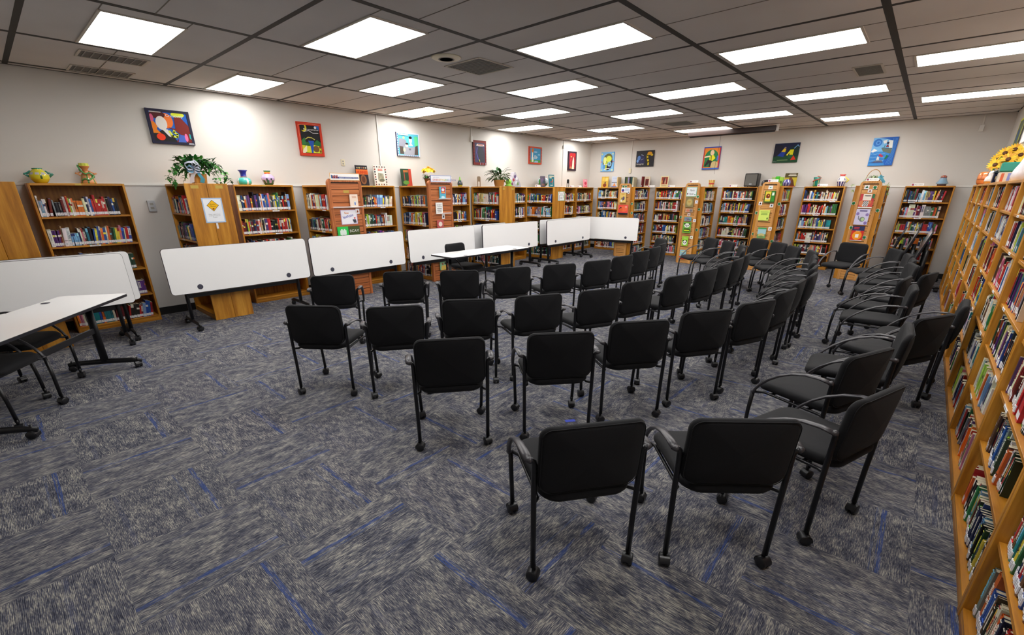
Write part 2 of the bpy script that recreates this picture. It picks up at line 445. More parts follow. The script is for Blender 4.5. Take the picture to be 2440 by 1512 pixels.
# ------------------------------------------------------------------ bookcases
BOOKSHELVES = []       # (matrix, width, depth, z0, opening, case phrase, shelf index, shelf count)
TH = .024
rs = random.Random(9)
def bookcase(label, loc, rz, Wd, levels, D=.30, Hh=1.86, double=False, end=None, place='', wood_='oak', plates=1, group=None, T=TH, bare=(), rec=.003):
    """front faces local -y at y=0. levels = front z of each shelf top, bottom first"""
    z_, x_ = wood_+'_z', wood_+'_x'
    r = thing('bookcase', label, 'bookcase', loc, rz, group)
    dp = D*2 if double else D
    for x in (0, Wd-T):
        m = MB(); m.bevbox((x, 0, 0), (x+T, dp, Hh-.002), .003, z_); m.build('side_panel', r)
    m = MB(); m.bevbox((T+.0005, .001, Hh-.028), (Wd-T-.0005, dp-.001, Hh), .003, x_); m.build('top_board', r)
    m = MB(); m.box((T, (dp/2-.006 if double else dp-.012), .0), (Wd-T, (dp/2+.006 if double else dp-.002), Hh-.03), 'oak_back'); m.build('back_panel', r)
    m = MB(); m.box((T+.001, .004, 0), (Wd-T-.001, .02, levels[0]-.022), x_)
    m.build('kick_board', r)
    if double: m = MB(); m.box((T+.001, dp-.02, 0), (Wd-T-.001, dp-.004, levels[0]-.022), x_); m.build('kick_board', r)
    for k, z in enumerate(levels):
        m = MB()
        if double:
            m.bevbox((T+.001, .003, z-.022), (Wd-T-.001, dp/2-.007, z), .002, x_)
            m.bevbox((T+.001, dp/2+.007, z-.022), (Wd-T-.001, dp-.003, z), .002, x_)
        else: m.bevbox((T+.001, rec if k else .004, z-.022), (Wd-T-.001, dp-.013, z), .002, x_)
        so = m.build('shelf', r)
        if k and rs.random() < .7:
            lx = rs.uniform(T+.05, Wd-T-.2); m = MB(); m.box((lx, rec-.0025, z-.0185), (lx+.11, rec-.0005, z-.0015), 'paper', (240, 240, 242)); m.box((lx+.02, rec-.0028, z-.012), (lx+.09, rec-.0025, z-.008), 'paper', (110, 110, 115)); m.build('shelf_label', so)
    if end is not None:
        x0, x1 = (Wd+.0005, Wd+.02) if end == 'R' else (-.02, -.0005)
        m = MB(); m.bevbox((x0, -.004, .0), (x1, dp/2-.0008, Hh+.004), .003, z_); m.bevbox((x0, dp/2+.0008, 0), (x1, dp+.004, Hh+.004), .003, z_)
        m.build('end_panel', r)
    if plates:
        m = MB(); m.box((Wd/2-.03, -.0015, Hh-.024), (Wd/2+.03, .0005, Hh-.005), 'brass'); m.build('brass_plate', r)
    mat = Matrix.Translation(loc) @ Matrix.Rotation(rz, 4, 'Z')
    n = len(levels)
    for k, z in enumerate(levels):
        topz = levels[k+1]-.024 if k+1 < n else Hh-.03
        if k in bare: continue
        BOOKSHELVES.append((mat, T+.004, Wd-T-.004, (D if not double else D-.008), z+.0008, topz-z-.01, place, n-k, n))
    return r
L5 = [.075, .40, .76, 1.11, 1.47]
L6 = [.06, .34, .62, .93, 1.235, 1.545]
R90 = pi/2
XF = -8.055
def lw(y0, w, label, place, lv=L5, bare=()): return bookcase(label, (XF, y0, 0), R90, w, lv, D=.30, place=place, bare=bare)
lw(.43, .91, 'tall oak bookcase full of books left of the thermostat, below two ceramic pots', 'case under the yellow pot', bare=())
lw(2.645, .915, 'oak bookcase against left wall below the blue and lavender vases', 'case under the lavender vase', bare=(0,))
lw(4.66, .91, 'oak wall bookcase below the two upright display books, right of the nonfiction slatwall', 'case under the mummies book', bare=(0,))
lw(6.71, .91, 'oak wall bookcase right of the diversity slatwall with a yellow book on top shelf', 'case right of the diversity sign')
lw(8.79, .91, 'oak wall bookcase holding a red book below the shiny gift bag', 'case under the gift bag', bare=(0,))
lw(11.13, .90, 'narrow visible oak wall bookcase right of the plain end panel with paper sign', 'case before the corner one')
lw(12.06, .94, 'oak bookcase nearest the far left room corner, pink book on top', 'corner case under the pink book')
def bw(x0, w, label, place, bare=()): return bookcase(label, (x0, 12.915, 0), 0, w, L6, D=.297, place=place, bare=bare)
bw(-7.86, .80, 'oak bookcase on far wall nearest the left corner, below the golden book', 'far case under the golden book')
bw(-5.957, .81, 'oak bookcase on far wall left of the March Books slatwall', 'far case left of March Books')
bw(-4.12, .85, 'oak bookcase on far wall below the black plastic box', 'far case under the black box')
bw(-2.28, .79, 'oak bookcase on far wall below the teal pot and the white jug', 'far case under the white jug')
bw(-.454, .77, 'oak bookcase on far wall nearest right corner, below the blue hat pot', 'far case under the blue pot')
# double-sided units standing out from the left wall
def lp(y0, label, place, x0=-8.345, x1=-7.41, w_='oak', bare=(), end='R', plates=0):
    return bookcase(label, (x0, y0, 0), 0, x1-x0, L5, D=.253, double=True, end=end, place=place, wood_=w_, plates=plates, bare=bare)
lp(-.20, 'plain oak double-sided bookcase at left picture edge, mostly out of frame', 'left edge case')
B2 = lp(1.85, 'oak double-sided bookcase with plain end panel bearing the Quiet Zone sign', 'Quiet Zone case', bare=(0,))
lp(3.845, 'double-sided bookcase behind the reddish New NonFiction slatwall', 'New NonFiction case', x1=-7.39, end=None)
lp(5.885, 'double-sided bookcase behind the reddish Diversity and Inclusion slatwall', 'Diversity case', x1=-7.39, end=None)
B6 = lp(7.95, 'oak double-sided bookcase below the leafy potted plant, two brass plates on its end', 'case under the peace lily')
B8 = lp(10.0, 'oak double-sided bookcase whose end panel bears a small paper notice', 'case with the paper notice')
# units standing out from the far wall (open sides face +x / -x)
def bp(xr, label, place): return bookcase(label, (xr, 11.875, 0), R90, .90, L6, D=.245, double=True, end='L', place=place, plates=0)
bp(-6.055, 'oak double-sided bookcase behind the slatwall nearest the far left corner', 'side of the first far slatwall case')
bp(-4.195, 'oak double-sided bookcase behind the March Books slatwall', 'side of the March Books case')
bp(-2.485, 'oak double-sided bookcase behind slatwall with the lime green book', 'side of the lime green book case')
bp(-.70, 'oak double-sided bookcase under the trailing spider plant', 'side of the spider plant case')
# long run on the right wall
LR = [.055, .43, .745, 1.045, 1.345, 1.60]
RU = 1.055
ordn = ['first', 'second', 'third', 'fourth', 'fifth', 'sixth', 'seventh', 'eighth', 'ninth', 'tenth', 'eleventh']
for k in range(8, -2, -1):
    y1 = 2.44+RU*(k+1); n_ = 8-k
    bookcase('oak bookcase unit along the right wall, %s counted from the far end' % ordn[n_], (.52, y1-.0005, 0), -R90, RU-.001, LR, D=.305, Hh=1.865,
             place='%s unit from far end, right wall' % ordn[n_], plates=0, group='bookcase units along the right wall', T=.027, rec=.016)

# ------------------------------------------------------------------ slatwall display panels
def slatwall(label, loc, rz, wd, ht, pal, rim=.035, box=None, dep=.05):
    """front faces -y; centred on x"""
    z_, x_ = pal+'_z', pal+'_x'
    r = thing('slatwall_panel', label, 'display panel', loc, rz)
    w2 = wd/2; rc = .07
    def arch(w, h, rr, z0=0.0):
        pts = [(-w, z0), (w, z0), (w, h-rr)]+[(w-rr+rr*cos(a), h-rr+rr*sin(a)) for a in [pi/2*k/6 for k in range(1, 7)]]
        return pts+[(-w+rr-rr*sin(a), h-rr+rr*cos(a)) for a in [pi/2*k/6 for k in range(0, 7)]]
    m = MB()   # frame: back board + rim ring
    m.prism(arch(w2, ht, rc), -.012, dep, z_)
    o = arch(w2, ht, rc); i = arch(w2-rim, ht-rim, .02, .0)
    n = len(o); vs = [(x, -.024, z) for x, z in o]+[(x, -.024, z) for x, z in i]+[(x, -.012, z) for x, z in o]+[(x, -.012, z) for x, z in i]
    fs = []
    for k in range(1, n):
        k2 = (k+1) % n
        if k == n-1: k2 = 0
        fs.append((k, k2, n+k2, n+k)); fs.append((2*n+k, 2*n+k2, k2, k)); fs.append((n+k, n+k2, 3*n+k2, 3*n+k))
    m.add(vs, fs, z_)
    m.build('frame', r)
    m = MB(); iw = w2-rim-.001; z = .02; ns = int((ht-rim-.05)/.0975); sh = (ht-rim-.03)/ns
    m.box((-iw, -.0135, .012), (iw, -.0121, ht-rim-.004), 'groove')
    for k in range(ns): m.bevbox((-iw+.001, -.021, .016+k*sh), (iw-.001, -.0136, .016+(k+1)*sh-.008), .0015, x_)
    m.build('slat_board', r)
    if box:
        bw_, bd = box; m = MB(); m.box((-bw_/2, dep+.001, 0), (bw_/2, dep+bd, 1.862), 'oak_z')
        m.build('backing_cabinet', r)
    return r
slatwall('reddish wooden slatwall display panel with New NonFiction sign', (-7.34, 4.095, 0), R90, .60, 1.955, 'cherry', rim=.05, dep=.04)
slatwall('reddish wooden slatwall display panel topped by the Diversity and Inclusion sign', (-7.34, 6.135, 0), R90, .60, 1.955, 'cherry', rim=.05, dep=.04)
FS = [(-6.31, 11.80, 'pale oak slatwall panel with blue and white sign near far left corner'),
      (-4.455, 11.78, 'pale oak slatwall panel with March Books sign and panda books'),
      (-2.725, 11.78, 'pale oak slatwall panel with lime green book between black box and brown book'),
      (-.945, 11.78, 'pale oak slatwall panel under spider plant with three large picture books')]
for x, y, lab in FS: slatwall(lab, (x, y, 0), 0, .345, 1.95, 'maple', rim=.045, dep=.03)

# ------------------------------------------------------------------ chairs
def pad(mb, ow, oh, r, t, n_edge=5, mat='fabric', warp=None, X=None):
    """cushion: outline in local (a,b), thickness along c, rounded edges; warp(a,b,c)->xyz"""
    base = rrect(ow, oh, r, 5); nb = len(base); vs = []; fs = []
    rings = []
    for k in range(n_edge+1):
        a = -pi/2+pi*k/n_edge; inset = (1-cos(a))*t*.5; c = sin(a)*t*.5; rings.append((inset, c))
    full = [(.35, rings[0][1]), (.7, rings[0][1])]
    seq = [('s', .0), ('s', .4), ('s', .75)]+[('r', q) for q in rings]+[('s2', .75), ('s2', .4), ('s2', .0)]
    for typ, q in seq:
        for (a, b) in base:
            if typ == 'r':
                k1 = max(0, 1-2*q[0]/ow); k2 = max(0, 1-2*q[0]/oh); p = (a*k1, b*k2, q[1])
            else:
                sgn = -1 if typ == 's' else 1; kk = q
                dome = (1-kk*kk)*.007
                k1 = kk*(1-t/ow); k2 = kk*(1-t/oh); p = (a*k1, b*k2, sgn*(t*.5+dome))
            vs.append(warp(*p) if warp else p)
    R_ = len(seq)
    for i in range(R_-1):
        for k in range(nb): fs.append((i*nb+k, i*nb+(k+1) % nb, (i+1)*nb+(k+1) % nb, (i+1)*nb+k))
    mb.add(vs, fs, mat, X=X, smooth=True)
def caster_mesh(mb, X=None):
    for s in (-1, 1):
        mb.tube([(s*.006, 0, .0255), (s*.0085, 0, .0255), (s*.020, 0, .0255), (s*.0225, 0, .0255)], [.022, .0252, .0252, .021], 'caster', 16, X=X)
    # hood
    vs = []; n = 9
    for s in (-.0205, .0205):
        for k in range(n):
            a = radians(-20)+radians(200)*k/(n-1); vs.append((s, cos(a)*.0275+.001, .0255+sin(a)*.0275))
    fs = [(k, k+1, n+k+1, n+k) for k in range(n-1)]
    mb.add(vs, fs, 'caster', X=X, smooth=True)
    mb.tube([(0, .004, .045), (0, .004, .085)], [.009, .008], 'metal', 8, X=X)
def make_chair():
    r = thing('guest_chair', '', 'chair')
    # seat
    def ws(a, b, c):
        y = b-.020; z = .480+c-.012*max(0, (b-.1)/.15)**2+.006*(abs(a)/.23)**2
        return (a*(1-.10*max(0, -b/.26)**2), y, z)
    m = MB(); pad(m, .475, .535, .085, .060, warp=ws); m.build('seat', r)
    # backrest, wraps gently forward at the sides
    def wb(a, b, c):
        y = -.238-.060*((b+.17)/.34)-(.036*(1-(a/.235)**2))-c; z = .683+b*(1+.05*(a/.235)**2*(b > 0))
        return (a, y+.010*sin(b*8), z)
    m = MB(); pad(m, .482, .352, .062, .046, warp=wb)
    ol = rrect(.466, .338, .056, 5); pts = [wb(a, b, .0205) for a, b in ol]; pts.append(pts[0])
    m.tube(pts, .0022, 'fabric', 5, caps=False); m.build('backrest', r)
    # legs with casters
    for sx in (-1, 1):
        m = MB(); m.tube([(sx*.247, -.247, .075), (sx*.249, -.249, .30), (sx*.252, -.253, .50), (sx*.2525, -.257, .655), (sx*.256, -.258, .676), (sx*.266, -.259, .686), (sx*.278, -.260, .688)], .0135, 'metal', 10)
        lg = m.build('leg', r); c = MB(); caster_mesh(c, Matrix.Scale(1.18, 4)); co = c.build('caster', lg, (sx*.247, -.247, 0))
        m = MB(); m.tube([(sx*.247, .247, .075), (sx*.254, .242, .26), (sx*.262, .226, .436)], .0135, 'metal', 10)
        lg = m.build('leg', r); c = MB(); caster_mesh(c, Matrix.Scale(1.18, 4)); c.build('caster', lg, (sx*.247, .247, 0))
        # armrest: broad flat arc narrowing to the front joint
        K = [(0.279, -.262, .688), (0.285, -.20, .696), (0.289, -.12, .690), (0.289, -.035, .664), (0.287, .045, .622), (0.284, .115, .568), (0.280, .168, .513), (0.277, .198, .470), (0.275, .210, .445), (0.273, .212, .430)]
        P = [(sx*a_, b_, c_) for a_, b_, c_ in K]; Rr = [.021, .021, .020, .0185, .017, .0155, .014, .013, .012, .011]; Fl = [.5, .42, .42, .44, .48, .55, .62, .7, .8, .9]
        m = MB(); m.tube(P, Rr, 'arm', 10, up=(0, 0, 1), flat=Fl)
        m.tube([(sx*.268, -.2595, .688), (sx*.276, -.261, .688), (sx*.292, -.258, .688)], [.0150, .0165, .010], 'arm', 10)
        m.tube([(sx*.250, .222, .436), (sx*.270, .218, .436), (sx*.281, .212, .434)], [.012, .0145, .0125], 'arm', 10)
        m.build('armrest', r)
    m = MB()
    for sx in (-1, 1):
        m.tube([(sx*.258, .224, .430), (sx*.226, .16, .440), (sx*.220, -.12, .440), (sx*.222, -.21, .442), (sx*.251, -.251, .452)], .0095, 'metal', 8)
    m.tube([(-.222, .12, .438), (.222, .12, .438)], .009, 'metal', 8); m.tube([(-.222, -.13, .438), (.222, -.13, .438)], .009, 'metal', 8)
    m.build('seat_frame', r)
    return r
CH0 = make_chair(); _cf = [True]; rnd = random.Random(4)
CHAIRS = []
def place_chair(x, y, deg, label, group=None):
    o = CH0 if _cf[0] else copy_tree(CH0); _cf[0] = False
    o.location = (x, y, 0); o.rotation_euler = (0, 0, radians(deg)); o['label'] = label; o['category'] = 'chair'
    if group: o['group'] = group
    for l in o.children:
        if l.name.startswith('leg'):
            for c in l.children: c.rotation_euler = (0, 0, rnd.uniform(0, 2*pi))
    CHAIRS.append(o); return o
rowsC = {
 'front': ('front row of chairs, nearest the upright whiteboard tables', [(-5.20, 2.64, 55), (-4.80, 3.36, 51), (-4.34, 3.88, 48), (-4.03, 4.44, 60), (-3.74, 5.04, 62), (-3.56, 5.63, 72), (-3.53, 6.22, 80), (-3.58, 6.95, 80), (-3.66, 7.55, 88), (-3.79, 8.12, 98), (-4.05, 8.66, 140)]),
 'second': ('second chair row', [(-3.911, 1.885, 38), (-3.44, 2.27, 54), (-3.137, 2.885, 50), (-2.801, 3.406, 61), (-2.505, 3.99, 64), (-2.44, 4.60, 74), (-2.25, 5.22, 76), (-2.15, 5.83, 80), (-2.15, 6.45, 88), (-2.16, 7.05, 90), (-2.22, 7.62, 97), (-2.42, 8.13, 104), (-2.60, 8.64, 116), (-2.953, 9.13, 131), (-3.321, 9.513, 137)]),
 'third': ('third chair row', [(-2.403, 2.016, 51), (-1.916, 2.627, 49), (-1.651, 3.253, 52), (-1.38, 3.909, 57), (-1.2, 4.49, 67), (-1.14, 5.12, 81), (-1.149, 5.72, 89), (-1.14, 6.30, 90), (-1.23, 6.89, 92), (-1.31, 7.47, 96), (-1.40, 8.04, 103), (-1.53, 8.58, 113), (-1.83, 9.07, 124), (-2.157, 9.514, 133), (-2.515, 9.941, 144)]),
 'back': ('outermost chair row, nearest the right bookshelves', [(-1.077, 1.66, 53), (-.557, 2.173, 40), (-.239, 2.776, 71), (-.32, 3.485, 67), (-.20, 4.12, 93), (-.015, 4.86, 62), (.145, 5.49, 87), (-.21, 6.10, 93), (-.27, 6.74, 82), (-.09, 7.36, 74), (-.217, 7.96, 104), (-.275, 8.53, 94), (-.336, 9.12, 100), (-.506, 9.76, 114), (-.954, 10.244, 157)]),
}
def _corners(c):
    x, y, d = c[:3]; t_ = radians(d); cs, sn = cos(t_), sin(t_)
    return [(x+a_*cs-b_*sn, y+a_*sn+b_*cs) for a_, b_ in ((-.30, -.29), (.30, -.29), (.27, .25), (-.27, .25))]
def _push(p, q):
    P_, Q_ = _corners(p), _corners(q); best = None
    for d in (p[2], p[2]+90, q[2], q[2]+90):
        ax = (cos(radians(d)), sin(radians(d)))
        a_ = [u[0]*ax[0]+u[1]*ax[1] for u in P_]; b_ = [u[0]*ax[0]+u[1]*ax[1] for u in Q_]
        ov = min(max(a_), max(b_))-max(min(a_), min(b_))
        if ov <= 0: return
        if best is None or ov < best[0]: best = (ov, ax, 1 if sum(a_) < sum(b_) else -1)
    ov, ax, sg = best
    for k in (0, 1): p[k] -= sg*ax[k]*ov/2; q[k] += sg*ax[k]*ov/2
    for c in (p, q):
        dx, dy = c[0]-c[3], c[1]-c[4]; l_ = sqrt(dx*dx+dy*dy)
        if l_ > .045: c[0] = c[3]+dx*.045/l_; c[1] = c[4]+dy*.045/l_
_all = []
for rn in rowsC:
    rowsC[rn] = (rowsC[rn][0], [[c[0], c[1], c[2], c[0], c[1]] for c in rowsC[rn][1]]); _all += rowsC[rn][1]
for _ in range(60):
    for i in range(len(_all)):
        for j in range(i+1, len(_all)):
            if abs(_all[i][0]-_all[j][0]) < 1 and abs(_all[i][1]-_all[j][1]) < 1: _push(_all[i], _all[j])
frow = {'front': 'front row', 'second': 'second row', 'third': 'third row', 'back': 'outer row'}
for rn, (desc, lst) in rowsC.items():
    for i, (x, y, d, _x, _y) in enumerate(lst):
        end = ordn[i] if i < 11 else ['twelfth', 'thirteenth', 'fourteenth', 'fifteenth'][i-11]
        rw = {'front': 'front row beside the whiteboards', 'second': 'second chair row', 'third': 'third chair row', 'back': 'outer row by right shelves'}[rn]
        nm = 'black armchair on casters, %s from camera end of the %s' % (end, rw)
        place_chair(x, y, d, nm, 'black padded armchairs in curved rows')
place_chair(-5.29, -.31, -35, 'black armchair tucked under the left flat white table, nearer the camera', 'black armchairs tucked at white tables')
place_chair(-5.96, -.11, -35, 'black armchair at the far end of the left flat white table', 'black armchairs tucked at white tables')
place_chair(-6.09, 5.62, -88, 'black armchair behind the flat white table in front of the whiteboards', 'black armchairs tucked at white tables')

# ------------------------------------------------------------------ tables
def make_table(flip, tilt=0.0, Lg=1.88, Wt=.60):
    """long axis x. flat: top at z .74. flipped: white face towards -y"""
    r = thing('flip_top_table', '', 'table')
    if flip: TX = Matrix.Translation((0, -.075, .775)) @ Matrix.Rotation(radians(90-tilt), 4, 'X')
    else: TX = Matrix.Translation((0, 0, .749))
    ol = rrect(Lg, Wt, .045, 5); n = len(ol)
    m = MB(); t_ = .0125
    m.add([(x, y, t_) for x, y in rrect(Lg-.006, Wt-.006, .043, 5)], [tuple(range(n))], 'white_top', X=TX)
    m.add([(x, y, -t_) for x, y in ol], [tuple(range(n))[::-1]], 'edge', X=TX)
    vs = [(x, y, -t_) for x, y in ol]+[(x, y, t_-.002) for x, y in ol]+[(x, y, t_) for x, y in rrect(Lg-.006, Wt-.006, .043, 5)]
    m.add(vs, [(k, (k+1) % n, n+(k+1) % n, n+k) for k in range(n)]+[(n+k, n+(k+1) % n, 2*n+(k+1) % n, 2*n+k) for k in range(n)], 'edge', X=TX)
    m.build('tabletop', r)
    for s in (-1, 1):
        m = MB(); X2 = TX @ Matrix.Translation((s*.60, -.225, 0)); m.lathe([(.0345, .0126), (.0345, .0150), (.030, .0165), (.012, .0150), (.001, .0150)], 'grommet', 24, X=X2); m.build('grommet', r)
    m = MB()
    for s in (-1, 1): m.bevbox((s*(Lg/2-.2)-.03, -.17, -.028), (s*(Lg/2-.2)+.03, .17, -.0130), .004, 'dark', X=TX)
    m.box((-.70, -.02, -.026), (.70, .02, -.0135), 'dark', X=TX); m.build('underframe', r)
    for s in (-1, 1):
        m = MB(); oy = 0 if not flip else .0
        m.tube([(s*(Lg/2-.18), oy, .085), (s*(Lg/2-.18), oy, .70 if not flip else .74)], .036, 'dark', 12, flat=.62, up=(1, 0, 0)); m.build('leg', r)
        m = MB(); m.tube([(s*(Lg/2-.18), -.33, .070), (s*(Lg/2-.18), -.25, .082), (s*(Lg/2-.18), 0, .088), (s*(Lg/2-.18), .25, .082), (s*(Lg/2-.18), .33, .070)], [.020, .026, .030, .026, .020], 'dark', 10, flat=.62, up=(1, 0, 0))
        ft = m.build('foot', r)
        for sy in (-1, 1):
            c = MB(); caster_mesh(c, Matrix.Scale(1.3, 4)); c.build('caster', ft, (s*(Lg/2-.18), sy*.29, 0), (0, 0, rnd.uniform(0, 6)))
    m = MB(); m.bevbox((-Lg/2+.2, -.012, .40), (Lg/2-.2, .012, .455), .004, 'dark'); m.build('crossbar', r)
    return r
def setT(o, x, y, deg, label, group): o.location = (x, y, 0); o.rotation_euler = (0, 0, radians(deg)); o['label'] = label; o['group'] = group; return o
TF = make_table(False); T2_ = copy_tree(TF)
setT(TF, -5.51, .01, -35, 'flat white rectangular table on black rolling base at left picture edge', 'white tables with tops laid flat')
setT(T2_, -5.80, 5.76, 88, 'flat white rectangular table with a chair behind it, before the whiteboards', 'white tables with tops laid flat')
TU = make_table(True, 2.0); firstT = True
gU = 'white flip-top tables with tops turned upright'
UP = [(-7.205, -.86, .975, 90, 'upright white flip-top table at left edge behind the flat table, front one'),
      (-7.375, -.77, 1.06, 90, 'upright white table at left edge, rear one showing a thin margin'),
      (-7.255, 1.36, 3.22, 90, 'upright white flip-top table standing alone before the Quiet Zone bookcase'),
      (-7.245, 3.27, 5.05, 90, 'upright white flip-top table before the New NonFiction slatwall'),
      (-7.25, 5.16, 6.88, 90, 'upright white flip-top table behind the flat table and its chair'),
      (-7.38, 6.66, 8.03, 90, 'rear upright white table peeking between two larger upright ones, centre left'),
      (-7.15, 7.02, 8.95, 90.5, 'upright white flip-top table before the potted peace lily bookcase'),
      (-7.34, 9.26, 11.1, 90, 'rear upright white table of the pair left of the angled one'),
      (-7.06, 9.19, 11.2, 90.5, 'upright white flip-top table meeting the angled one near the far corner')]
for x, y0, y1, d, lab in UP:
    o = TU if firstT else copy_tree(TU); firstT = False; setT(o, x, (y0+y1)/2, d, lab, gU); o.scale = ((y1-y0)/1.88, 1, 1)
o = copy_tree(TU); setT(o, -6.66, 11.60, 8, 'upright white flip-top table turned towards camera in the far left corner', gU)
TS = make_table(True, 15.0, 1.68); ft = True
# three nested by the far right corner, white faces towards -x : local -y -> -x, i.e. rotate -90
for (x, y), lab in zip([(-.23, 11.82), (-.03, 11.92), (.17, 12.02)], ['tilted glossy white table nested by the far right bookcase, leftmost of three', 'tilted glossy white table nested by the far right bookcase, middle of three', 'tilted glossy white table nested by the far right bookcase, rightmost of three']):
    o = TS if ft else copy_tree(TS); ft = False; setT(o, x, y, -90, lab, 'nested tilted tables by the far right bookcase')
# ------------------------------------------------------------------ books
PAL = [('black', (28, 27, 30), 16), ('navy', (30, 38, 74), 12), ('blue', (44, 82, 150), 9), ('light blue', (122, 170, 208), 6), ('red', (176, 38, 36), 11), ('dark red', (112, 30, 34), 7),
       ('orange', (216, 106, 40), 6), ('yellow', (226, 196, 60), 5), ('green', (58, 122, 66), 6), ('dark green', (34, 66, 48), 5), ('teal', (38, 122, 128), 4), ('purple', (86, 54, 112), 5),
       ('pink', (204, 112, 140), 3), ('brown', (98, 66, 44), 6), ('tan', (186, 158, 116), 5), ('white', (228, 226, 220), 14), ('cream', (222, 212, 184), 7), ('grey', (126, 128, 132), 6), ('lime', (168, 200, 72), 2)]
rb = random.Random(11)
tot = sum(p[2] for p in PAL)
def pick():
    k = rb.uniform(0, tot)
    for n, c, w_ in PAL:
        k -= w_
        if k <= 0: break
    return n, tuple(max(0, min(255, v+rb.randint(-10, 10))) for v in c)
def shade(c, f): return tuple(max(0, min(255, int(v*f))) for v in c)
class Bk: pass
BOOKS = []
for si, (mat, x0, x1, dep, z0, opn, place, sh, ns) in enumerate(BOOKSHELVES):
    right = 'right wall' in place; thick = 1.15 if right else 1.0
    x = x0+.004; style = rb.random(); hbase = min(opn-.02, rb.uniform(.19, .245) if opn > .3 else rb.uniform(.19, .225))
    endx = x0+(x1-x0)*(rb.uniform(.88, .985) if not right else rb.uniform(.62, .98))
    k = 0; lean = 0.0; run = None; nrun = 0
    lst = []
    while x < endx-.03:
        if nrun <= 0:
            run = pick(); nrun = 1 if rb.random() < .86 else rb.randint(2, 4)
            rh = min(opn-.012, max(.15, rb.gauss(hbase, .020))); rw = min(.040, max(.008, rb.gauss(.0195, .008)))*thick; rd = min(dep-.065, rb.uniform(.135, .185))
        nrun -= 1
        b = Bk(); b.cname, b.c = run; b.w = rw; b.h = rh; b.d = rd; b.x = x+.0010; b.z = z0; b.mat = mat; b.place = place; b.sh = sh; b.ns = ns
        b.y = (.030 if right else .018)+rb.uniform(0, .018); b.seed = rb.random(); b.lean = 0.0
        if rb.random() < .035: lean = rb.uniform(.06, .16)
        elif rb.random() < .12: lean = 0.0
        b.lean = lean if b.w < .04 and b.h+.03 < opn else 0.0
        step = b.w+.0012+(b.w*(1/cos(b.lean)-1))
        if b.lean > 0 and (not lst or lst[-1].lean != b.lean):
            x += (sin(b.lean)*b.h*.0)
        if lst and lst[-1].lean > 0 and b.lean == 0: x += sin(lst[-1].lean)*lst[-1].h; b.x = x
        if x+step+sin(b.lean)*b.h > x1-.004: break
        k += 1; b.k = k; lst.append(b); x += step
    # count from the left as seen when facing the shelf
    for i, b in enumerate(lst): b.n = i+1
    BOOKS += lst

def book_frame(b):
    """maps book space (x right, y deep, z up, origin lower left front) to world"""
    return b.mat @ Matrix.Translation((b.x+(0), b.y, b.z)) @ (Matrix.Rotation(b.lean, 4, 'Y') if b.lean else Matrix.Identity(4))
# visible ones: rays from the camera against everything standing so far
dg = bpy.context.evaluated_depsgraph_get(); dg.update()
V_ = []; F_ = []
for o in list(C.objects):
    if o.type == 'MESH' and o.name.split('.')[0] not in ('floor', 'ceiling', 'kick_board', 'trim_3'):
        mw = o.matrix_world.copy() if o.parent is None else None
        p, mx = o, o.matrix_basis.copy()
        while p.parent: p = p.parent; mx = p.matrix_basis @ mx
        base_ = len(V_); V_ += [mx @ v.co for v in o.data.vertices]; F_ += [[base_+i for i in q.vertices] for q in o.data.polygons]
bvh = BVHTree.FromPolygons(V_, F_)
def vis(b):
    X = book_frame(b); A = []
    for px_, pz_ in ((0, 0), (b.w, 0), (b.w, b.h), (0, b.h)):
        q = project(X @ Vector((px_, 0, pz_)))
        if q is None: return 0
        A.append(q)
    if not any(-5 < q[0] < 2445 and -5 < q[1] < 1517 for q in A): return 0
    a = abs(sum(A[i][0]*A[(i+1) % 4][1]-A[(i+1) % 4][0]*A[i][1] for i in range(4)))/2
    # facing test
    n_ = X.to_3x3() @ Vector((0, -1, 0)); cpt = X @ Vector((b.w/2, 0, b.h/2))
    if n_.dot(CAM-cpt) <= 0: return 0
    hit = 0
    for fz in (.15, .5, .85):
        tp = X @ Vector((b.w/2, -.004, b.h*fz)); d = tp-CAM; L = d.length
        h_ = bvh.ray_cast(CAM, d/L, L-.006)
        if h_[0] is None: hit += 1
    q = project(cpt)
    if not (0 <= q[0] <= 2440 and 0 <= q[1] <= 1512): a *= .4
    return a*(hit/3)
for b in BOOKS: b.a = vis(b)
BOOKS.sort(key=lambda b: -b.a)
NIND = 285
ORD = ['', '1st', '2nd', '3rd']+['%dth' % i for i in range(4, 21)]+['21st', '22nd', '23rd']+['%dth' % i for i in range(24, 31)]+['31st', '32nd', '33rd']+['%dth' % i for i in range(34, 60)]
SHN = ['', 'top', 'second', 'third', 'fourth', 'fifth', 'bottom']
def spine_faces(b, full):
    """one spine as stacked patches + covers, pages"""
    r = random.Random(b.seed); c = b.c; w_, h, d = b.w, b.h, b.d
    lum = sum(c)/3; ink = (235, 230, 215) if lum < 130 else r.choice([(40, 40, 50), (150, 40, 40), (50, 60, 110)])
    if r.random() < .3: ink = r.choice([(220, 180, 70), (230, 120, 60), (120, 190, 220), (230, 230, 90)])
    return r, c, ink
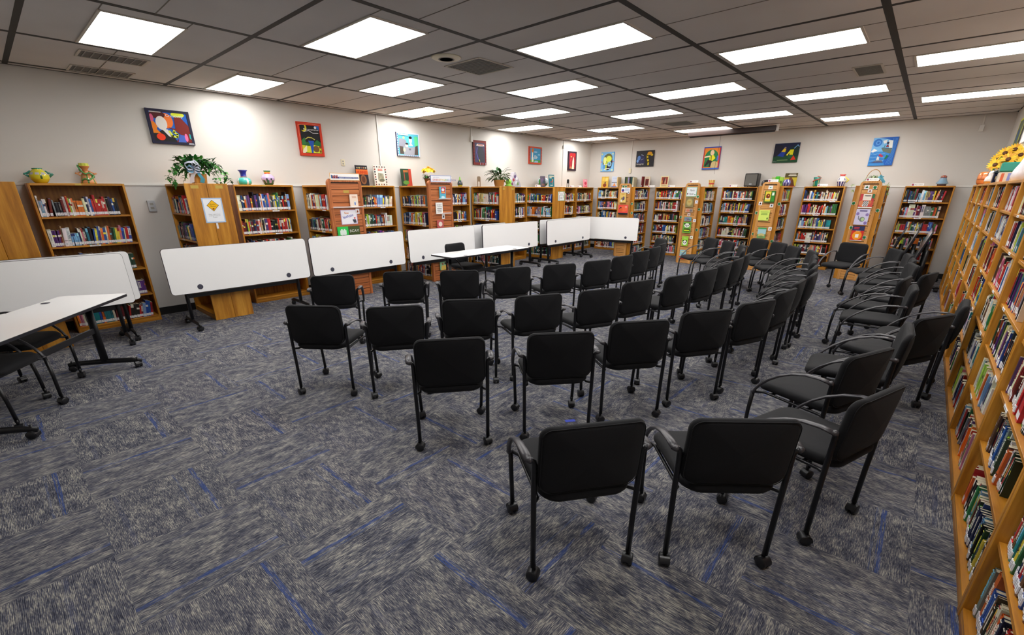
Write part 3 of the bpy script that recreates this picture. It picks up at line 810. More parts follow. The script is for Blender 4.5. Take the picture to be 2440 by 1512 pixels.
def add_book(m, b, detail, X):
    r, c, ink = spine_faces(b, detail); w_, h, d = b.w, b.h, b.d; pg = (226, 216, 188); cv = .0022
    if not detail:
        zs = [0, .012, .046]; cs = [c, (232, 232, 236)]
        style = r.random()
        if style < .35: zs += [h*.45, h*.9, h]; cs += [c, r.choice([ink, shade(c, .6), shade(c, 1.3)]), c]
        elif style < .6: zs += [h*.6, h*.72, h]; cs += [c, ink, c]
        elif style < .8: zs += [h*.78, h]; cs += [c, r.choice([ink, shade(c, 1.4)])]
        else: zs += [h]; cs += [c]
        vs = []; fs = []; cl = []
        for z in zs: vs += [(0, 0, z), (w_, 0, z)]
        for i, k in enumerate(cs): fs.append((2*i, 2*i+1, 2*i+3, 2*i+2)); cl.append(k)
        n = len(vs); vs += [(0, d, 0), (w_, d, 0), (w_, d, h), (0, d, h)]; e = len(zs)*2
        fs += [(0, e-2, n+3, n), (1, n+1, n+2, e-1), (e-2, e-1, n+2, n+3), (n, n+3, n+2, n+1)]; cl += [c, c, pg, pg]
        if style < .35:      # thin lettering strokes along the spine
            q = len(vs); zz = h*.47; k = 0
            while zz < h*.88 and k < 12:
                l = r.uniform(.004, .012)
                vs += [(w_*.3, -.0004, zz), (w_*.7, -.0004, zz), (w_*.7, -.0004, zz+l), (w_*.3, -.0004, zz+l)]; fs.append((q, q+1, q+2, q+3)); cl.append(c); q += 4; zz += l+.003; k += 1
        m.add(vs, fs, 'book', cl, X); return
    # full size: rounded spine, boards, page block
    n = 5; vs = []; fs = []; cl = []
    rr = min(.004, w_*.2)
    for z in (0, h):
        for k in range(n):
            t_ = k/(n-1); vs.append((w_*t_, -rr*sin(pi*t_)*.9, z))
    for k in range(n-1): fs.append((k, k+1, n+k+1, n+k)); cl.append(c)
    m.add(vs, fs, 'book', cl, X, smooth=True)
    m.box((0, 0, 0), (cv, d, h), 'book', shade(c, .95), X); m.box((w_-cv, 0, 0), (w_, d, h), 'book', shade(c, .95), X)
    m.box((cv, 0, 0), (w_-cv, cv, h), 'book', c, X)
    yf = -rr-.0006; q = r.random()
    def strip(xa, xb, za, zb, col): m.box((xa, yf, za), (xb, yf+.0006+rr*.5, zb), 'book', col, X)
    if q < .75:            # title strokes reading up the spine
        zz = h*r.uniform(.36, .45); zt = h*r.uniform(.78, .9); wd = w_*r.uniform(.3, .55); xa = (w_-wd)/2
        while zz < zt:
            l = wd*r.uniform(.35, .6); kind = r.randint(0, 4)
            if kind == 0: strip(xa, xa+wd, zz, zz+l*.28, ink); strip(xa, xa+wd*.25, zz, zz+l, ink)
            elif kind == 1: strip(xa, xa+wd, zz+l*.35, zz+l*.65, ink); strip(xa+wd*.75, xa+wd, zz, zz+l, ink)
            elif kind == 2: strip(xa, xa+wd, zz, zz+l*.25, ink); strip(xa, xa+wd, zz+l*.75, zz+l, ink); strip(xa, xa+wd*.2, zz, zz+l, ink)
            elif kind == 3: strip(xa, xa+wd, zz+l*.3, zz+l*.6, ink)
            else: strip(xa, xa+wd, zz, zz+l*.25, ink); strip(xa+wd*.4, xa+wd*.62, zz, zz+l, ink); strip(xa, xa+wd, zz+l*.75, zz+l, ink)
            zz += l+wd*.16+(wd*.3 if r.random() < .2 else 0)
    if q > .35: strip(w_*.12, w_*.88, h*.95, h*.965, ink)
    if q > .6: strip(w_*.1, w_*.9, h*.30, h*.335, shade(c, .6) if sum(c) > 300 else shade(c, 1.6))
rest = MB(); taken = {}
for i, b in enumerate(BOOKS):
    X = book_frame(b)
    if i < NIND and b.a > 1:
        size = 'thick ' if b.w > .034 else ('slim ' if b.w < .015 else '')
        shn = SHN[b.sh] if b.sh < b.ns else 'bottom'
        lab = '%s%s book, %s from left, %s shelf, %s' % (size, b.cname, ORD[b.n], shn, b.place)
        words = lab.split()
        if len(words) > 16: lab = '%s%s book, %s from left, %s shelf, %s' % ('', b.cname, ORD[b.n], shn, b.place)
        big = i < 90
        m = MB(); add_book(m, b, big, Matrix.Identity(4))
        o = m.build('book'); loc, q, sc = X.decompose(); o.location = loc; o.rotation_mode = 'XYZ'; o.rotation_euler = q.to_euler()
        tag(o, lab, 'book', 'library books on the shelves')
        if big:
            m = MB(); cv = .0022
            m.box((cv+.0003, cv+.0005, .004), (b.w-cv-.0003, b.d-.004, b.h-.004), 'paper', (226, 216, 188)); m.build('pages', o)
            m = MB(); rr = min(.004, b.w*.2); m.box((b.w*.04, -rr-.0016, .012), (b.w*.96, -.0006, .046), 'paper', (236, 236, 240))
            for q_ in range(3): m.box((b.w*.25, -rr-.0019, .020+.008*q_), (b.w*.75, -rr-.0015, .0225+.008*q_), 'paper', (120, 120, 130))
            m.build('spine_label', o)
    else: add_book(rest, b, False, X)
tag(rest.build('shelved_books'), 'rows of smaller shelved books filling the distant bookcases', 'books', kind='stuff')
# ------------------------------------------------------------------ flat art helpers (unit square on a plane facing -y)
class Art:
    def __init__(s, w, h, th, bg, edge=None, mat='paint', border=None):
        s.w, s.h, s.m, s.mat, s.k = w, h, MB(), mat, 1; s.th = th
        s.m.box((-w/2, -th, 0), (w/2, -.0005, h), mat, edge or bg)
        s.rect(0, 0, 1, 1, bg)
    def P(s, x, z): return (-s.w/2+x*s.w, -s.th-.0004*s.k, z*s.h)
    def poly(s, pts, c): s.m.add([s.P(*p) for p in pts], [tuple(range(len(pts)))], s.mat, c); s.k += 1; return s
    def rect(s, x0, z0, x1, z1, c): return s.poly([(x0, z0), (x1, z0), (x1, z1), (x0, z1)], c)
    def ell(s, x, z, rx, rz, c, n=20, a0=0, a1=2*pi): return s.poly([(x+rx*cos(a0+(a1-a0)*k/n), z+rz*sin(a0+(a1-a0)*k/n)) for k in range(n+(0 if a1-a0 > 6.2 else 1))], c)
    def line(s, pts, wd, c):
        asp = s.h/s.w
        for (x0, z0), (x1, z1) in zip(pts[:-1], pts[1:]):
            dx, dz = (x1-x0), (z1-z0)*asp; l = sqrt(dx*dx+dz*dz) or 1; nx, nz = -dz/l*wd/2, dx/l*wd/2/asp
            ex, ez = dx/l*wd*.3, dz/l*wd*.3/asp
            s.m.add([s.P(x0-nx-ex, z0-nz-ez), s.P(x1-nx+ex, z1-nz+ez), s.P(x1+nx+ex, z1+nz+ez), s.P(x0+nx-ex, z0+nz-ez)], [(0, 1, 2, 3)], s.mat, c)
        s.k += 1; return s
    def frame(s, b, c, b2=None):
        b2 = b2 or b; s.rect(0, 0, 1, b2, c); s.rect(0, 1-b2, 1, 1, c); s.rect(0, b2, b, 1-b2, c); s.rect(1-b, b2, 1, 1-b2, c); return s
    def text(s, t_, x, z, size, c, width=None, ang=0):
        put_text(s.m, t_, -s.w/2+x*s.w, z*s.h, size*s.h, -s.th-.0004*s.k, s.mat, c, width*s.w if width else None, ang); s.k += 1; return s
    def bars(s, x0, x1, z, n, dz, c, hh=.02):
        r = random.Random(int(x0*99+z*777))
        for k in range(n):
            a = r.uniform(0, .12)*(x1-x0); s.rect(x0+a, z-k*dz, x1-a, z-k*dz+hh, c)
        return s
def hang(art, name, label, cat, loc, rz, group=None, tilt=0):
    o = art.m.build(name, None, loc, (tilt, 0, rz)); tag(o, label, cat, group); return o

# ------------------------------------------------------------------ paintings
def wavy(x0, x1, z, amp, n, ph=0): return [(x0+(x1-x0)*k/n, z+amp*sin(k*1.7+ph)) for k in range(n+1)]
LX = XL+.0005; g = 'student paintings high on the walls'
a = Art(.51, .44, .03, (24, 96, 190), (28, 26, 54))
a.poly([(.05, .05), (.6, .05), (.5, .3), (.35, .45), (.2, .35), (.08, .6)], (24, 24, 24)); a.poly([(.07, .3), (.07, .75), (.2, .5), (.16, .42), (.24, .3)], (232, 130, 20))
a.ell(.42, .68, .16, .22, (238, 120, 40)); a.ell(.24, .84, .18, .12, (80, 20, 22)); a.rect(.08, .9, .34, .97, (224, 216, 208)); a.ell(.1, .74, .045, .11, (214, 90, 130))
a.ell(.3, .6, .13, .2, (224, 220, 214)); a.poly([(.27, .45), (.42, .42), (.46, .2), (.4, .24)], (224, 220, 214)); a.ell(.22, .2, .1, .1, (236, 60, 16))
a.poly([(.42, .5), (.6, .46), (.62, .8), (.74, .86), (.9, .62), (.97, .5), (.97, .06), (.55, .06), (.7, .3), (.6, .4)], (122, 30, 22)); a.ell(.72, .88, .16, .07, (214, 226, 50))
a.line([(.44, .38), (.5, .24), (.6, .22), (.62, .3), (.54, .36), (.56, .4)], .05, (214, 226, 70)); a.poly([(.6, .06), (.66, .3), (.78, .28), (.8, .06)], (70, 100, 190)); a.ell(.82, .22, .04, .12, (240, 110, 160)); a.poly([(.9, .35), (.96, .3), (.97, .14), (.9, .2)], (40, 170, 170))
a.frame(.065, (28, 26, 54), .075); a.text('Creativity', .42, .80, .1, (235, 238, 245), .42); a.bars(.84, .98, .045, 2, .03, (230, 230, 235), .012)
hang(a, 'painting', 'landscape painting lettered Creativity in a dark blue border', 'painting', (LX, 2.095, 2.398), R90, g)
a = Art(.43, .53, .03, (22, 22, 26), (196, 52, 22))
a.rect(.1, .1, .9, .42, (34, 96, 44)); a.poly([(.1, .1), (.9, .1), (.9, .3), (.6, .34), (.4, .3), (.1, .32)], (206, 210, 40)); a.ell(.68, .22, .13, .1, (110, 80, 30)); a.ell(.85, .28, .05, .04, (120, 70, 24)); a.ell(.85, .15, .04, .04, (120, 70, 24))
a.poly([(.38, .46), (.62, .46), (.58, .3), (.54, .1), (.47, .1), (.45, .3)], (26, 80, 176)); a.line([(.28, .5), (.4, .56), (.55, .55), (.66, .5)], .03, (200, 190, 90)); a.poly([(.1, .45), (.25, .55), (.28, .35), (.12, .33)], (44, 120, 60)); a.poly([(.62, .4), (.75, .5), (.9, .42), (.9, .32), (.64, .34)], (30, 110, 50))
a.ell(.26, .83, .12, .12, (226, 216, 40)); a.ell(.21, .85, .10, .1, (22, 22, 26)); a.poly([(.66, .94), (.9, .94), (.9, .78), (.8, .84)], (40, 110, 196)); a.ell(.74, .86, .05, .04, (236, 236, 240))
a.line([(.26, .72), (.45, .76), (.62, .69), (.84, .7)], .018, (230, 230, 235)); a.poly([(.05, .02), (.14, .2), (.3, .32), (.28, .14), (.12, .04)], (232, 228, 190)); a.frame(.1, (204, 56, 26), .085); a.line([(.05, .1), (.06, .5), (.04, .9), (.5, .96), (.95, .95)], .008, (240, 170, 140)); a.text('Perseverance', .24, .77, .07, (240, 240, 240), .62)
hang(a, 'painting', 'painting lettered Perseverance with yellow moon and red border', 'painting', (LX, 4.13, 2.343), R90, g)
a = Art(.56, .44, .03, (88, 186, 208), (30, 34, 90))
a.poly([(.06, .35), (.1, .75), (.4, .7), (.45, .4)], (140, 142, 156)); a.rect(.78, .45, .94, .86, (90, 206, 140)); a.poly([(.1, .08), (.1, .42), (.26, .4), (.28, .08)], (84, 72, 66)); a.poly([(.74, .08), (.74, .4), (.92, .5), (.92, .08)], (84, 72, 66)); a.poly([(.28, .06), (.3, .44), (.55, .38), (.8, .42), (.74, .06)], (158, 160, 170)); a.rect(.5, .26, .6, .34, (110, 112, 124))
a.ell(.6, .68, .07, .12, (232, 226, 206)); a.ell(.6, .8, .07, .06, (30, 28, 34)); a.poly([(.52, .45), (.6, .62), (.7, .45)], (236, 232, 214)); a.ell(.42, .46, .07, .07, (236, 226, 196)); a.ell(.43, .53, .07, .04, (40, 34, 40)); a.ell(.3, .27, .05, .09, (236, 226, 180)); a.ell(.3, .78, .045, .05, (236, 226, 120))
a.frame(.045, (214, 226, 240), .05); [a.rect(.06+.09*k, .005, .10+.09*k, .04, (40, 50, 130)) for k in range(10)]; [a.rect(.005, .08+.1*k, .035, .13+.1*k, (40, 50, 130)) for k in range(9)]; a.rect(.06, .88, .5, .93, (230, 236, 240))
hang(a, 'painting', 'pale blue and grey painting with figures above the flower pot', 'painting', (LX, 6.2, 2.44), R90, g)
a = Art(.43, .535, .03, (70, 64, 96), (60, 24, 26))
a.poly([(.35, .12), (.3, .5), (.4, .72), (.55, .8), (.72, .72), (.86, .5), (.86, .12)], (62, 62, 70)); a.line([(.3, .7), (.24, .5), (.34, .3), (.4, .2)], .06, (96, 92, 170)); a.frame(.11, (120, 36, 30), .1)
[a.rect(.0, .12+.12*k, .11, .135+.12*k, (70, 22, 24)) for k in range(7)]; [a.rect(.89, .1+.12*k, 1, .115+.12*k, (70, 22, 24)) for k in range(7)]; [a.rect(.5+.2*k, 0, .53+.2*k, .1, (180, 176, 190)) for k in range(3)]; a.poly([(.2, .78), (.28, .86), (.8, .84), (.84, .78), (.5, .76)], (226, 210, 206)); a.bars(.32, .76, .805, 1, .05, (190, 80, 60), .03); a.line([(.42, .22), (.46, .15)], .04, (220, 210, 80))
hang(a, 'painting', 'dark purple painting with brick red border above the tan bookend', 'painting', (LX, 8.27, 2.35), R90, g)
a = Art(.54, .43, .03, (56, 150, 196), (206, 70, 30))
a.rect(.1, .1, .9, .24, (70, 160, 60)); a.poly([(.4, .1), (.45, .2), (.72, .2), (.7, .08)], (150, 196, 226)); a.rect(.2, .12, .34, .4, (238, 234, 220)); a.rect(.22, .4, .3, .68, (240, 236, 226)); a.ell(.27, .78, .09, .12, (216, 120, 30)); a.rect(.42, .3, .5, .52, (236, 234, 230)); a.poly([(.55, .3), (.58, .5), (.66, .38)], (236, 234, 230)); a.ell(.5, .7, .14, .05, (150, 196, 226)); a.ell(.78, .55, .1, .05, (130, 190, 222)); a.frame(.09, (214, 76, 32), .09)
[a.rect(.0, .08+.09*k, .05, .115+.09*k, (120, 30, 24)) for k in range(10)]; [a.rect(.95, .08+.09*k, 1, .115+.09*k, (120, 30, 24)) for k in range(10)]
hang(a, 'painting', 'sky blue painting with orange red border left of the far corner', 'painting', (LX, 10.40, 2.45), R90, g)
a = Art(.43, .53, .03, (54, 34, 48), (44, 30, 34))
a.poly([(.14, .1), (.12, .86), (.2, .92), (.84, .92), (.88, .86), (.88, .1)], (150, 40, 50)); a.ell(.34, .8, .13, .09, (206, 36, 36)); a.ell(.72, .82, .12, .09, (206, 36, 36)); a.poly([(.45, .08), (.5, .5), (.62, .74), (.7, .5), (.72, .08)], (240, 216, 190)); a.line([(.3, .6), (.18, .4), (.3, .2)], .05, (206, 60, 60)); a.line([(.8, .6), (.88, .4), (.78, .2)], .05, (206, 60, 60)); a.ell(.34, .72, .08, .02, (230, 190, 90)); a.bars(.18, .42, .18, 3, .04, (210, 160, 90))
hang(a, 'painting', 'dark red painting with a pale curved horn shape beside the corner', 'painting', (LX, 12.18, 2.335), R90, g)
YW = YB-.0005
a = Art(.45, .55, .03, (128, 190, 238), (110, 174, 226))
a.ell(.52, .48, .38, .42, (36, 34, 50)); a.ell(.58, .7, .3, .22, (112, 116, 70)); a.ell(.6, .64, .22, .16, (222, 236, 90)); a.ell(.3, .56, .12, .2, (232, 242, 160)); a.ell(.68, .38, .16, .13, (150, 196, 216)); a.ell(.68, .38, .07, .06, (80, 130, 190)); a.line([(.5, .5), (.42, .36), (.42, .1)], .1, (206, 226, 60)); a.line([(.22, .36), (.5, .36)], .04, (236, 236, 230)); a.ell(.26, .24, .1, .12, (90, 160, 220)); a.line([(.3, .12), (.7, .16)], .05, (236, 236, 240)); a.rect(0, .485, .1, .515, (216, 60, 90)); a.rect(.9, .485, 1, .515, (216, 60, 90))
for x_, z_ in ((.08, .07), (.9, .07), (.08, .9), (.9, .9)): a.ell(x_, z_, .05, .045, (228, 236, 160))
hang(a, 'painting', 'light blue bordered painting with lime green shapes nearest the far corner', 'painting', (-7.745, YW, 2.325), 0, g)
a = Art(.55, .43, .03, (38, 38, 44), (26, 26, 36))
a.poly([(.05, .2), (.05, .5), (.3, .75), (.5, .6), (.5, .2)], (40, 42, 84)); a.ell(.17, .55, .09, .14, (90, 130, 196)); a.ell(.1, .36, .06, .1, (120, 160, 214)); a.line([(.72, .12), (.72, .3), (.66, .5), (.64, .7), (.72, .84)], .09, (214, 186, 24)); a.ell(.76, .82, .13, .1, (226, 160, 20)); a.ell(.88, .72, .07, .07, (216, 180, 30)); a.line([(.3, .75), (.42, .7)], .02, (210, 215, 230)); a.line([(.3, .42), (.42, .5)], .02, (150, 155, 190)); a.text('Integrity', .05, .13, .13, (226, 220, 210), .42)
hang(a, 'painting', 'dark painting lettered Integrity with a yellow snake', 'painting', (-6.51, YW, 2.425), 0, g)
a = Art(.43, .55, .03, (236, 140, 40), (60, 70, 170))
a.ell(.5, .5, .42, .38, (36, 128, 70)); a.poly([(.08, .1), (.1, .4), (.4, .36), (.4, .1)], (40, 110, 66)); a.ell(.72, .2, .24, .16, (206, 184, 130)); a.ell(.52, .74, .12, .12, (240, 210, 170)); a.poly([(.38, .6), (.62, .64), (.74, .5), (.56, .36), (.4, .4)], (232, 226, 30)); a.poly([(.08, .58), (.08, .52), (.4, .56), (.4, .62)], (244, 222, 190)); a.poly([(.3, .44), (.56, .38), (.5, .1), (.4, .1), (.42, .3), (.2, .14), (.14, .18)], (46, 34, 36)); a.line([(.48, .62), (.5, .38)], .04, (40, 34, 36)); a.frame(.06, (190, 40, 60), .05); a.rect(0, .95, 1, 1, (60, 80, 180)); a.rect(0, 0, 1, .07, (60, 100, 190)); a.rect(.82, .4, .92, .6, (90, 120, 200))
hang(a, 'painting', 'painting of a seated figure in yellow on green, red and blue border', 'painting', (-4.61, YW, 2.30), 0, g)
a = Art(.53, .43, .03, (22, 30, 66), (22, 26, 40))
a.rect(0, 0, 1, .36, (22, 70, 40)); a.poly([(0, .3), (0, .95), (.35, .9), (.3, .4)], (26, 24, 44)); a.poly([(.6, .7), (.86, .9), (1, .8), (1, .3), (.66, .34)], (18, 44, 36)); a.line([(.8, .72), (.92, .88), (.98, .8)], .03, (120, 170, 220)); a.poly([(.16, .36), (.3, .56), (.48, .52), (.42, .3)], (24, 60, 156)); a.poly([(.3, .56), (.4, .74), (.48, .7), (.46, .54)], (226, 196, 40)); a.ell(.44, .76, .04, .05, (150, 120, 110)); a.poly([(.52, .38), (.66, .66), (.8, .66), (.78, .36), (.66, .36), (.64, .5), (.58, .36)], (226, 222, 24)); a.ell(.72, .3, .12, .1, (24, 90, 46)); a.poly([(.72, .12), (.82, .36), (.94, .14)], (216, 44, 20)); a.line([(.2, .12), (.6, .14)], .05, (90, 120, 80))
[a.rect(.03+.03*k, .04+.02*(k % 3), .045+.03*k, .055+.02*(k % 3), (200, 206, 220)) for k in range(5)]
hang(a, 'painting', 'dark landscape painting with yellow tent and campfire above brown book', 'painting', (-2.865, YW, 2.405), 0, g)
a = Art(.42, .555, .03, (120, 184, 234), (40, 104, 190))
a.rect(0, 0, 1, .5, (60, 140, 214)); a.poly([(.7, 0), (1, 0), (1, 1), (.2, 1), (.5, .95), (.8, .88), (.86, .6), (.8, .4), (.6, .16)], (34, 100, 196)); a.ell(.2, .82, .18, .14, (50, 120, 206)); a.ell(.22, .82, .1, .08, (90, 156, 226)); a.ell(.22, .82, .05, .04, (40, 104, 196)); a.poly([(.4, .88), (.56, .92), (.56, .8), (.46, .78)], (238, 240, 240)); a.poly([(.62, .9), (.8, .88), (.84, .62), (.7, .62), (.66, .78)], (234, 236, 232)); a.poly([(0, .5), (.1, .62), (.26, .55), (.1, .48)], (238, 240, 240))
a.poly([(.4, .62), (.5, .5), (.82, .42), (.84, .58), (.56, .6)], (104, 118, 106)); a.line([(.42, .63), (.84, .6)], .03, (60, 70, 60)); a.ell(.62, .8, .05, .04, (30, 24, 60)); a.poly([(.56, .66), (.62, .76), (.7, .66)], (150, 30, 40)); a.line([(.5, .64), (.52, .72)], .03, (30, 140, 130)); a.poly([(.12, .1), (.3, .2), (.52, .2), (.62, .1)], (90, 88, 110)); a.poly([(.3, .2), (.33, .34), (.4, .3), (.42, .2)], (240, 238, 230)); a.poly([(.35, .36), (.4, .44), (.56, .34), (.5, .3)], (196, 20, 40)); a.poly([(.62, .22), (.68, .38), (.78, .34), (.7, .24)], (16, 120, 70))
for k in range(6): a.line(wavy(.03, .6, .42-.06*k, .012, 9, k), .014, (30, 100, 190) if k % 2 else (150, 206, 240))
for k in range(4): a.line([(.74+.06*k, .05), (.86+.03*k, .5), (.8+.05*k, .95)], .014, (90, 160, 224))
hang(a, 'painting', 'blue seascape painting with a boat and swirling waves above the spider plant', 'painting', (-1.005, YW, 2.28), 0, g)
# right wall: framed pieces seen edge-on
a = Art(.62, .52, .02, (96, 108, 84), (60, 56, 50)); a.frame(.06, (222, 222, 40)); a.ell(.4, .5, .2, .2, (60, 90, 130)); hang(a, 'poster', 'yellow bordered poster high on right wall near the far corner', 'poster', (XR-.0005, 11.55, 2.36), -R90)
a = Art(.6, .5, .03, (228, 226, 220), (190, 188, 182)); a.frame(.05, (206, 204, 198)); a.rect(.3, .3, .7, .7, (60, 60, 80)); hang(a, 'framed_picture', 'white framed picture high on right wall above the sunflowers', 'picture', (XR-.0005, 10.4, 2.44), -R90)

# ------------------------------------------------------------------ wall fittings
def fit_box(name, label, cat, loc, rz, w_, h, d, mat, inner=None):
    r = MB(); r.bevbox((-w_/2, -d, 0), (w_/2, -.0003, h), .004, mat)
    if inner: r.box((-w_*.22, -d-.0015, h*.22), (w_*.22, -d, h*.42), inner); r.box((-w_*.22, -d-.0015, h*.58), (w_*.22, -d, h*.78), inner)
    return tag(r.build(name, None, loc, (0, 0, rz)), label, cat)
fit_box('thermostat', 'grey plastic thermostat box on the left wall between bookcases', 'thermostat', (LX, 1.635, 1.49), R90, .092, .15, .03, 'plastic_g', 'vent')
fit_box('wall_outlet', 'ivory electrical outlet on left wall right of the Perseverance painting', 'outlet', (LX, 4.70, 2.205), R90, .072, .115, .012, 'plastic_w', 'vent')
def conduit(label, loc, rz, z0, z1, box=None, bmat='rail'):
    r = thing('cable_conduit', label, 'conduit', loc, rz)
    m = MB(); m.bevbox((-.011, -.016, z0), (.011, -.0003, z1), .002, 'rail'); m.build('raceway', r)
    if box: m = MB(); m.bevbox((-.034, -.042, box[0]), (.034, -.0165, box[1]), .004, bmat); m.build('junction_box', r)
conduit('white cable conduit running from ceiling down behind the two upright display books', (LX, 5.51, 0), R90, 1.88, 3.14)
conduit('short white conduit with box above the dark purple painting', (LX, 8.015, 0), R90, 2.86, 3.14, (2.84, 2.96))
conduit('white cable conduit on left wall between orange framed and dark red paintings', (LX, 11.72, 0), R90, 1.9, 3.14, (2.92, 3.0))
conduit('white cable conduit ending in an ivory box left of the Integrity painting', (-6.955, YW, 0), 0, 2.30, 3.14, (2.26, 2.40), 'plastic_w')
conduit('short conduit with white box high on far wall near right corner', (.42, YW, 0), 0, 2.84, 3.14, (2.84, 2.96))
r = thing('projection_screen', 'dark brown rolled projection screen hanging below the ceiling at the far wall', 'projection screen', (-3.86, 12.05, 0))
m = MB(); m.bevbox((-.98, -.055, 3.0), (.98, .055, 3.115), .015, 'screen'); m.build('housing', r)
m = MB(); m.box((-.94, -.012, 2.985), (.94, .012, 2.9995), 'dark'); m.build('screen_edge', r)
m = MB(); [m.box((s*.97-.01, -.05, 3.0), (s*.97+.03, .05, 3.135), 'rail') for s in (1,)]; m.build('end_bracket', r)
m = MB(); m.tube([(-.2, 0, 2.985), (-.21, 0, 2.7), (-.24, .01, 2.4), (-.235, .01, 2.15)], .003, 'dark', 6); m.build('pull_cord', r)
m = MB(); m.box((-.042, -.019, 0), (.042, .019, .0012), 'tape'); tag(m.build('tape_strip', None, (-1.80, 2.757, .0006), (0, 0, radians(52))), 'short strip of bright blue tape stuck on the carpet', 'tape')

# ------------------------------------------------------------------ vases and ornaments
TOP = 1.8605; TOPR = 1.8655
def lathe_thing(name, label, cat, loc, prof, cols, sx=1.0, n=28, parts=None, mat='glaze', rz=0):
    r = thing(name, label, cat, loc, rz); m = MB(); m.lathe(prof, mat, n, cols=cols); o = m.build('body', r); o.scale = (sx, 1, 1)
    for nm, f in (parts or []): mm = MB(); f(mm); mm.build(nm, r)
    return r
def loop(x0, z0, x1, z1, bx, rad, col, sgn=1, mat='glaze'):
    def f(m):
        P = [(x0, 0, z0)]
        for k in range(1, 8):
            t_ = k/8; P.append((x0+(x1-x0)*t_+sgn*bx*sin(pi*t_), 0, z0+(z1-z0)*t_+.25*bx*sin(2*pi*t_)))
        P.append((x1, 0, z1)); m.tube(P, rad, mat, 8, col)
    return f
def band(*cuts):
    """cuts: [(index_limit, colour)...] -> colour by ring"""
    def f(i, k):
        for lim, c in cuts:
            if i < lim: return c(k) if callable(c) else c
        return cuts[-1][1]
    return f
def dots(c, d, per=5): return lambda k: d if k % per == 0 else c
lathe_thing('ceramic_vase', 'squat yellow ceramic pot with green loop handles on the leftmost bookcase', 'vase', (-8.2, .572, TOP),
    [(.05, 0), (.062, .008), (.085, .045), (.092, .075), (.088, .095), (.075, .120), (.055, .142), (.045, .155), (.050, .168), (.042, .170)],
    band((2, (222, 196, 40)), (4, dots((226, 212, 50), (70, 100, 40), 7)), (5, dots((196, 192, 206), (226, 214, 70), 3)), (7, (228, 216, 70)), (10, (60, 140, 96))), parts=[('handle', loop(.088, .07, .062, .135, .055, .011, (44, 130, 110))), ('handle', loop(-.088, .07, -.062, .135, .055, .011, (44, 130, 110), -1))], rz=R90)
lathe_thing('ceramic_vase', 'terracotta ceramic vase with green snake and loop handles on the leftmost bookcase', 'vase', (-8.2, 1.01, TOP),
    [(.078, 0), (.08, .01), (.072, .05), (.055, .1), (.034, .128), (.026, .145), (.032, .17), (.052, .2), (.056, .205), (.052, .208), (.05, .235), (.046, .24)],
    band((3, dots((216, 150, 96), (90, 140, 70), 4)), (9, (206, 130, 74)), (12, dots((214, 214, 90), (180, 190, 70), 3))),
    parts=[('handle', loop(.056, .09, .03, .15, .06, .008, (216, 150, 96))), ('handle', loop(-.056, .09, -.03, .15, .06, .008, (216, 150, 96), -1)),
           ('snake', lambda m: m.tube([(.078*cos(a*.55-2.6)*(1-.3*a/12), -.078*abs(sin(a*.55+.5))*(1-.3*a/12)-.012, .03+.012*a+.018*sin(a*2.1)) for a in range(0, 12)]+[(-.05, -.02, .17), (-.06, 0, .20), (-.058, 0, .22)], .009, 'glaze', 8, (84, 160, 90)))], rz=R90)
lathe_thing('ceramic_vase', 'ceramic vase with flared dark blue neck and turquoise body', 'vase', (-8.2, 2.875, TOP),
    [(.08, 0), (.1, .02), (.1, .06), (.085, .09), (.05, .105), (.042, .12), (.042, .16), (.05, .19), (.07, .215), (.062, .216)],
    band((3, dots((70, 190, 180), (226, 232, 226), 5)), (4, (90, 204, 190)), (5, (150, 110, 100)), (10, (52, 56, 160))), n=20)
lathe_thing('ceramic_vase', 'round lavender ceramic vase with rainbow striped neck', 'vase', (-8.2, 3.24, TOP),
    [(.06, 0), (.075, .03), (.095, .07), (.1, .1), (.09, .13), (.06, .155), (.046, .165), (.044, .178), (.044, .19), (.046, .2), (.054, .214), (.048, .216)],
    band((1, (36, 92, 70)), (2, dots((40, 100, 76), (190, 160, 200), 3)), (3, dots((206, 176, 214), (40, 40, 50), 5)), (5, (200, 180, 220)), (6, (196, 210, 236)), (7, (220, 90, 60)), (8, (236, 140, 60)), (9, (240, 214, 80)), (12, (52, 130, 90))))
lathe_thing('ceramic_vase', 'small white ceramic vase behind the Diversity and Inclusion sign', 'vase', (-8.2, 7.15, TOP),
    [(.05, 0), (.062, .04), (.06, .09), (.04, .13), (.035, .15), (.055, .19), (.05, .192)], band((3, dots((214, 120, 100), (234, 230, 220), 2)), (7, (238, 234, 226))))
lathe_thing('ceramic_figure', 'small dark teal and lime ceramic bird ornament on the left wall bookcases', 'ornament', (-8.2, 7.46, TOP),
    [(.04, 0), (.06, .03), (.062, .07), (.045, .11), (.03, .13), (.02, .15), (.012, .2), (.002, .21)], band((1, (190, 200, 60)), (4, dots((30, 80, 84), (120, 30, 60), 4)), (8, (140, 200, 80))))
lathe_thing('globe_vase', 'white and green globe shaped vase above the paper notice bookcase', 'vase', (-8.15, 10.50, TOP),
    [(.05, 0), (.09, .03), (.14, .09), (.155, .15), (.14, .2), (.1, .235), (.085, .24), (.09, .255), (.08, .256)], band((2, (60, 140, 70)), (4, lambda k: (64, 150, 70) if 5 < k % 14 < 12 else (206, 226, 236)), (5, (226, 236, 240)), (9, (200, 120, 130))))
